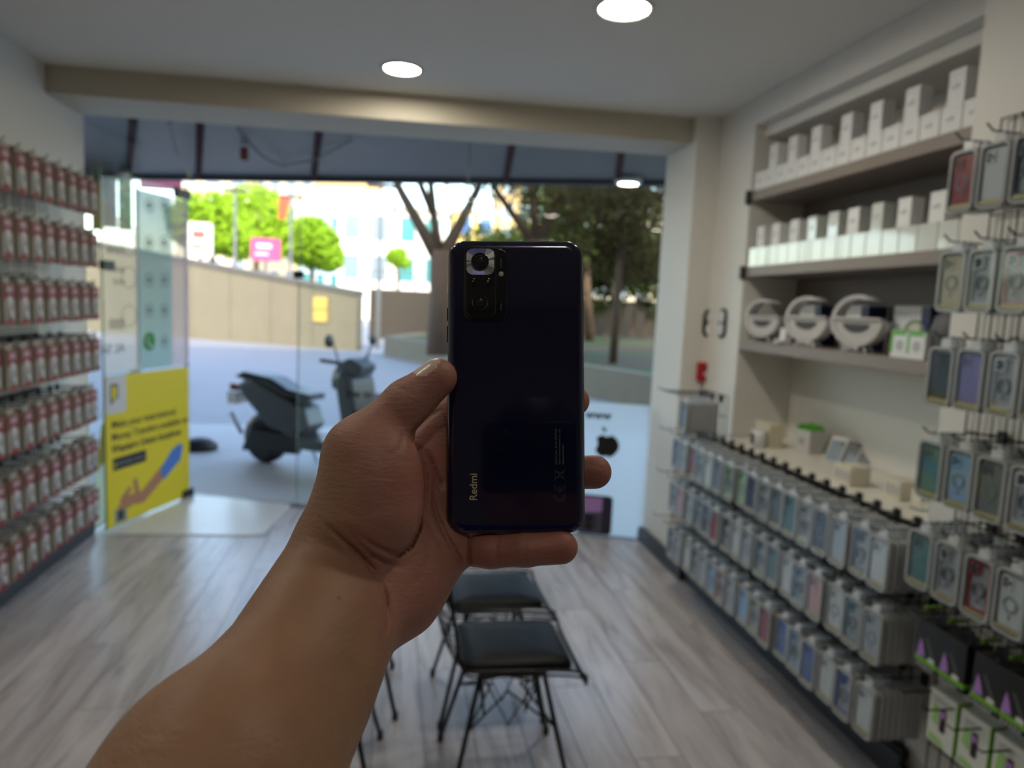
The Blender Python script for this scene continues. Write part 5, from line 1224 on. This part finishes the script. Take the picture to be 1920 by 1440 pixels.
def hand_sdf(p):
    # forearm: three rounded bars side by side
    f = None
    for o, r0_, r1_, r2_, re in ((-1, .0240, .0262, .0305, .033), (0, .0245, .0268, .0315, .035), (1, .0235, .0252, .0295, .033)):
        o0, o1, o2 = o*.0135*nn, o*.0125*nn, o*.011*nn
        g = np.minimum(cone(p, W0+o0, W1+o1, r0_, r1_), cone(p, W1+o1, W2+o2, r1_, r2_)); g = smin(g, cone(p, W2+o2, EL+o2, r2_, re), .02)
        f = g if f is None else smin(f, g, .02)
    # palm: carpus to the four knuckles
    car = [P_(668, 1030, .388), P_(700, 1055, .390), P_(722, 1080, .389), P_(722, 1110, .384)]
    kn = [P_(836, 790, .4215), P_(856, 858, .4235), P_(862, 930, .4225), P_(846, 1008, .4145)]
    kr = [.0135, .0140, .0138, .0150]
    for c, k, r in zip(car, kn, kr): f = smin(f, cone(p, c, k, .021, r), .012)
    # hypothenar heel
    f = smin(f, cone(p, P_(836, 1022, .405), P_(745, 1105, .392), .0150, .0225), .012)
    f = smin(f, cone(p, P_(745, 1105, .392), P_(690, 1125, .384), .0225, .0255), .014)
    # thumb
    t = cone(p, TH['cmc'], TH['mcp'], .0205, .0178); t = smin(t, cone(p, TH['mcp'], TH['ip'], .0178, .0128), .010)
    t = smin(t, cone(p, TH['ip'], TH['tip'], .0126, .0104), .005)
    f = smin(f, t, .012)
    # thenar mound
    th = smin(ell(p, P_(714, 915, .372), (.0235, .034, .0235)), cone(p, P_(682, 860, .376), P_(690, 965, .374), .0185, .0265), .012)
    f = smin(f, th, .006)
    # fingers behind the handset
    fing = [(kn[0], P_(925, 700, .4205), P_(1000, 668, .4195), P_(1055, 655, .4170), .0110, .0100, .0095, .0085),
            (kn[1], P_(950, 790, .4225), P_(1030, 762, .4200), P_(1078, 752, .4165), .0112, .0102, .0096, .0086),
            (kn[2], P_(955, 900, .4215), P_(1050, 887, .4165), P_(1115, 885, .4130), .0110, .0100, .0096, .0098)]
    for a, b, c, d, r0_, r1_, r2_, r3_ in fing:
        g = smin(smin(cone(p, a, b, r0_, r1_), cone(p, b, c, r1_, r2_), .003), cone(p, c, d, r2_, r3_), .003); f = smin(f, g, .004)
    # little finger under the bottom edge
    a, b, c, d = P_(846, 1020, .4100), P_(920, 1032, .3975), P_(985, 1030, .3935), P_(1052, 1026, .3920)
    g = smin(smin(cone(p, a, b, .0122, .0096), cone(p, b, c, .0097, .0093), .003), cone(p, c, d, .0093, .0093), .003)
    f = smin(f, g, .0035)
    # creases cut from the viewed side
    D = -p[:, 2]; px = 960+F_PX*p[:, 0]/np.maximum(D, .05); py = 720-F_PX*p[:, 1]/np.maximum(D, .05)
    m = np.abs(f) < .006
    if m.any():
        qx, qy = px[m], py[m]; add = np.zeros(m.sum(), np.float32)
        for pl, dep, wd_ in CREASES:
            best = np.full(qx.shape, 1e9, np.float32); N_ = len(pl)-1
            for i in range(N_):
                (ax, ay), (bx, by) = pl[i], pl[i+1]; vx, vy = bx-ax, by-ay; t_ = ((qx-ax)*vx+(qy-ay)*vy)/(vx*vx+vy*vy); tc_ = np.clip(t_, 0, 1)
                dd = (qx-ax-tc_*vx)**2+(qy-ay-tc_*vy)**2
                tt = (i+t_.clip(0, 1))/N_; tap = np.clip(np.minimum(tt, 1-tt)/.22, .12, 1)
                best = np.minimum(best, dd-wd_*wd_*.5*np.log(tap))
            add = np.maximum(add, dep*np.exp(-best/(wd_*wd_*.5)))
        f[m] += add*(D[m] < .412)
    return f
HLO, HHI = (-.215, -.285, -.440), (.070, .022, -.105)
HV, HF = polygonise(hand_sdf, HLO, HHI, .00125)
#HAND_END
def skin_mat():
    m = bpy.data.materials.new('skin'); m.use_nodes = True; t = m.node_tree; p = t.nodes['Principled BSDF']
    at_ = t.nodes.new('ShaderNodeAttribute'); at_.attribute_name = 'tone'; tc = t.nodes.new('ShaderNodeTexCoord')
    nz = t.nodes.new('ShaderNodeTexNoise'); nz.inputs['Scale'].default_value = 45; nz.inputs['Detail'].default_value = 5; t.links.new(tc.outputs['Object'], nz.inputs[0])
    mr = t.nodes.new('ShaderNodeMapRange'); mr.inputs[3].default_value = .80; mr.inputs[4].default_value = 1.2; t.links.new(nz.outputs[0], mr.inputs[0])
    sc = t.nodes.new('ShaderNodeVectorMath'); sc.operation = 'SCALE'; t.links.new(at_.outputs['Color'], sc.inputs[0]); t.links.new(mr.outputs[0], sc.inputs['Scale'])
    t.links.new(sc.outputs[0], p.inputs['Base Color'])
    p.inputs['Roughness'].default_value = .52; p.inputs['Subsurface Weight'].default_value = .12; p.inputs['Subsurface Radius'].default_value = (.006, .003, .0015); p.inputs['Subsurface Scale'].default_value = 1
    # fine skin relief: stretched wrinkles plus pores
    mp = t.nodes.new('ShaderNodeMapping'); mp.inputs['Rotation'].default_value = (0, 0, .9); mp.inputs['Scale'].default_value = (1, 3.2, 1); t.links.new(tc.outputs['Object'], mp.inputs[0])
    n2 = t.nodes.new('ShaderNodeTexNoise'); n2.inputs['Scale'].default_value = 170; n2.inputs['Detail'].default_value = 4; t.links.new(mp.outputs[0], n2.inputs[0])
    vo = t.nodes.new('ShaderNodeTexVoronoi'); vo.inputs['Scale'].default_value = 900; t.links.new(tc.outputs['Object'], vo.inputs[0])
    b1 = t.nodes.new('ShaderNodeBump'); b1.inputs['Strength'].default_value = .6; b1.inputs['Distance'].default_value = .0008; t.links.new(n2.outputs[0], b1.inputs['Height'])
    b2 = t.nodes.new('ShaderNodeBump'); b2.inputs['Strength'].default_value = .25; b2.inputs['Distance'].default_value = .0003; t.links.new(vo.outputs['Distance'], b2.inputs['Height']); t.links.new(b1.outputs[0], b2.inputs['Normal'])
    t.links.new(b2.outputs[0], p.inputs['Normal']); return m
NAIL = mat('fingernail', (206, 176, 164), .38, coat=.15)
base_pt = EL.astype(float)
CMI = np.array((cam.matrix_world.inverted()))
def bodyw(p):      # neck and head, in world space, behind the camera
    f = smin(cone(p, np.array((0, -.36, 1.42)), np.array((0, -.33, 1.56)), .062, .056), ell(p, np.array((0, -.33, 1.70)), (.075, .098, .118)), .03)
    f = smin(f, ell(p, np.array((0, -.305, 1.63)), (.055, .065, .055)), .03); f = smin(f, cone(p, np.array((0, -.238, 1.70)), np.array((0, -.218, 1.668)), .010, .015), .012)
    for sx in (-1, 1): f = smin(f, ell(p, np.array((sx*.078, -.335, 1.69)), (.010, .020, .032)), .008); f = smin(f, ell(p, np.array((sx*.032, -.242, 1.725)), (.022, .010, .008)), .01)
    return f
def shirtw(p):
    A = np.array
    f = smin(cone(p, A((-.07, -.37, 1.02)), A((-.09, -.37, 1.34)), .105, .105), cone(p, A((.07, -.37, 1.02)), A((.09, -.37, 1.34)), .105, .105), .10)
    f = smin(f, cone(p, A((-.165, -.36, 1.41)), A((.165, -.36, 1.41)), .065, .065), .06); f = smin(f, cone(p, A((-.10, -.37, .86)), A((.10, -.37, .86)), .095, .095), .10)
    f = smin(f, cone(p, A((-.175, -.34, 1.40)), A((-.128, .045, 1.385)), .070, .060), .04)
    f = smin(f, cone(p, A((.185, -.35, 1.40)), A((.27, -.33, 1.10)), .065, .050), .04); return smin(f, cone(p, A((.27, -.33, 1.10)), A((.22, -.24, .86)), .050, .042), .02)
def trouw(p):
    A = np.array; f = cone(p, A((-.07, -.37, .86)), A((.07, -.37, .86)), .095, .095)
    for sx in (-1, 1): f = smin(f, smin(cone(p, A((sx*.08, -.37, .84)), A((sx*.10, -.34, .47)), .092, .062), cone(p, A((sx*.10, -.34, .47)), A((sx*.11, -.37, .08)), .062, .050), .01), .03)
    return f
BV, BF = polygonise(bodyw, (-.12, -.48, 1.38), (.12, -.16, 1.86), .007, 4)
BV[:, 2] -= .06
me = np_mesh('person', HV-base_pt, HF, [skin_mat(), NAIL])
D = -HV[:, 2]; hx = 960+F_PX*HV[:, 0]/D; hy = 720-F_PX*HV[:, 1]/D
def lin(c): return np.array(s2l(c))
ARM_C, PALM_C, RED_C = lin((158, 118, 90)), lin((168, 118, 102)), lin((162, 92, 82))
def sm(x, a, b): t = np.clip((x-a)/(b-a), 0, 1); return t*t*(3-2*t)
# the wrist crease separates brown arm skin from pinker palm skin
wp = sm((hx-640)*.62+(1060-hy)*.40+(hx-640)*.1, -35, 45)
wp *= sm(hx-(612+.35*(hy-880)*(hy < 960)), 0, 75)
col = ARM_C*(1-wp[:, None])+PALM_C*wp[:, None]
def spot(cx, cy, r, k):
    global col
    w_ = (k*np.exp(-(((hx-cx)**2+(hy-cy)**2)/(r*r))))[:, None]; col = col*(1-w_)+RED_C*w_
for a in ((1050, 1030, 45, .7), (1125, 885, 45, .6), (770, 905, 45, .55), (815, 850, 40, .5), (930, 1030, 40, .4), (800, 1090, 50, .3), (830, 720, 30, .25), (740, 790, 40, .2)): spot(*a)
w_ = np.exp(-(((hx-636)**2+(hy-1121)**2)/9.0))[:, None]*.8; col = col*(1-w_)+lin((60, 35, 25))*w_
ca = me.color_attributes.new('tone', 'FLOAT_COLOR', 'POINT'); ca.data.foreach_set('color', np.concatenate([col, np.ones((len(col), 1))], 1).astype(np.float32).ravel())
# thumbnail faces
fc = HF; fx = hx[fc].mean(1); fy = hy[fc].mean(1); fd = D[fc].mean(1)
tx, ty = 821-764, 708-757; L_ = math.hypot(tx, ty); ux, uy = tx/L_, ty/L_
al = (fx-821)*ux+(fy-708)*uy; pe = (fx-821)*uy*-1+(fy-708)*ux   # pe < 0 is the upper-left side
nail = (((al-2)/31)**2+((pe+38)/23)**2 < 1)
mi = np.zeros(len(HF), np.int32); mi[nail] = 1; me.polygons.foreach_set('material_index', mi)
per = bpy.data.objects.new('person', me); COL.objects.link(per)
per.matrix_world = cam.matrix_world @ Matrix.Translation(Vector(base_pt))
tag(per, 'left forearm and hand of a person reaching in from below, gripping the dark smartphone', 'person')

def clothe(name, fn, lo, hi, m, h=.011, dz=0):
    V, F = polygonise(fn, lo, hi, h, 4); V[:, 2] += dz; me_ = np_mesh(name, V, F, [m]); o = bpy.data.objects.new(name, me_); COL.objects.link(o)
    o.parent = per; o.matrix_parent_inverse = wm(per).inverted(); return o
clothe('shirt', shirtw, (-.36, -.55, .74), (.38, .14, 1.52), mat('shirt_navy', (30, 46, 120), .85))
clothe('trousers', trouw, (-.24, -.53, .0), (.24, -.2, .99), mat('trouser_dark', (40, 42, 50), .9))
def hairw(p): return np.maximum(ell(p, np.array((0, -.345, 1.725)), (.085, .102, .108)), -ell(p, np.array((0, -.20, 1.66)), (.10, .10, .105)))
clothe('hair', hairw, (-.12, -.48, 1.58), (.12, -.2, 1.86), mat('hair_dark', (16, 17, 34), .6), .008, -.06)
for sx in (-1, 1):
    o = MB().prism(rrect(sx*.11-.045, -.44, sx*.11+.045, -.17, .04), .0005, .07).build('shoe', BLACK, per, bevel=.02)

cp = thing('smartphone', 'dark smartphone taking the picture, faintly mirrored in the glossy back of the other', 'phone')
cp.matrix_basis = Matrix.Translation(CAM) @ RM.to_4x4()
loft([(.0805, .0385, .010, .0115, .058, -.026), (.081, .039, .010, .0045, .058, -.026), (.0802, .0382, .010, .0038, .058, -.026)], n=6).build('body', FRAME, cp, world=False, smooth=False, bevel=.0005)
loft([(.019, .019, .006, .0040, 0, -.010), (.019, .019, .006, .0030, 0, -.010)], n=6).build('camera_block', MODB, cp, world=False)
for x, y in ((-.009, 0), (.009, -.0005), (-.0, -.019)):
    if (x, y) != (-.009, 0) or True: MB().lathe([(.0065, .0032), (.0065, .0022), (.005, .0020), (.0001, .0022)], 20, 0, Matrix.Translation((x, y, 0))).build('lens', LENS, cp, world=False)

hd_ = np_mesh('head', BV, BF, [mat('face_skin', (150, 108, 84), .6)])
o = bpy.data.objects.new('head', hd_); COL.objects.link(o); o.parent = per; o.matrix_parent_inverse = wm(per).inverted()
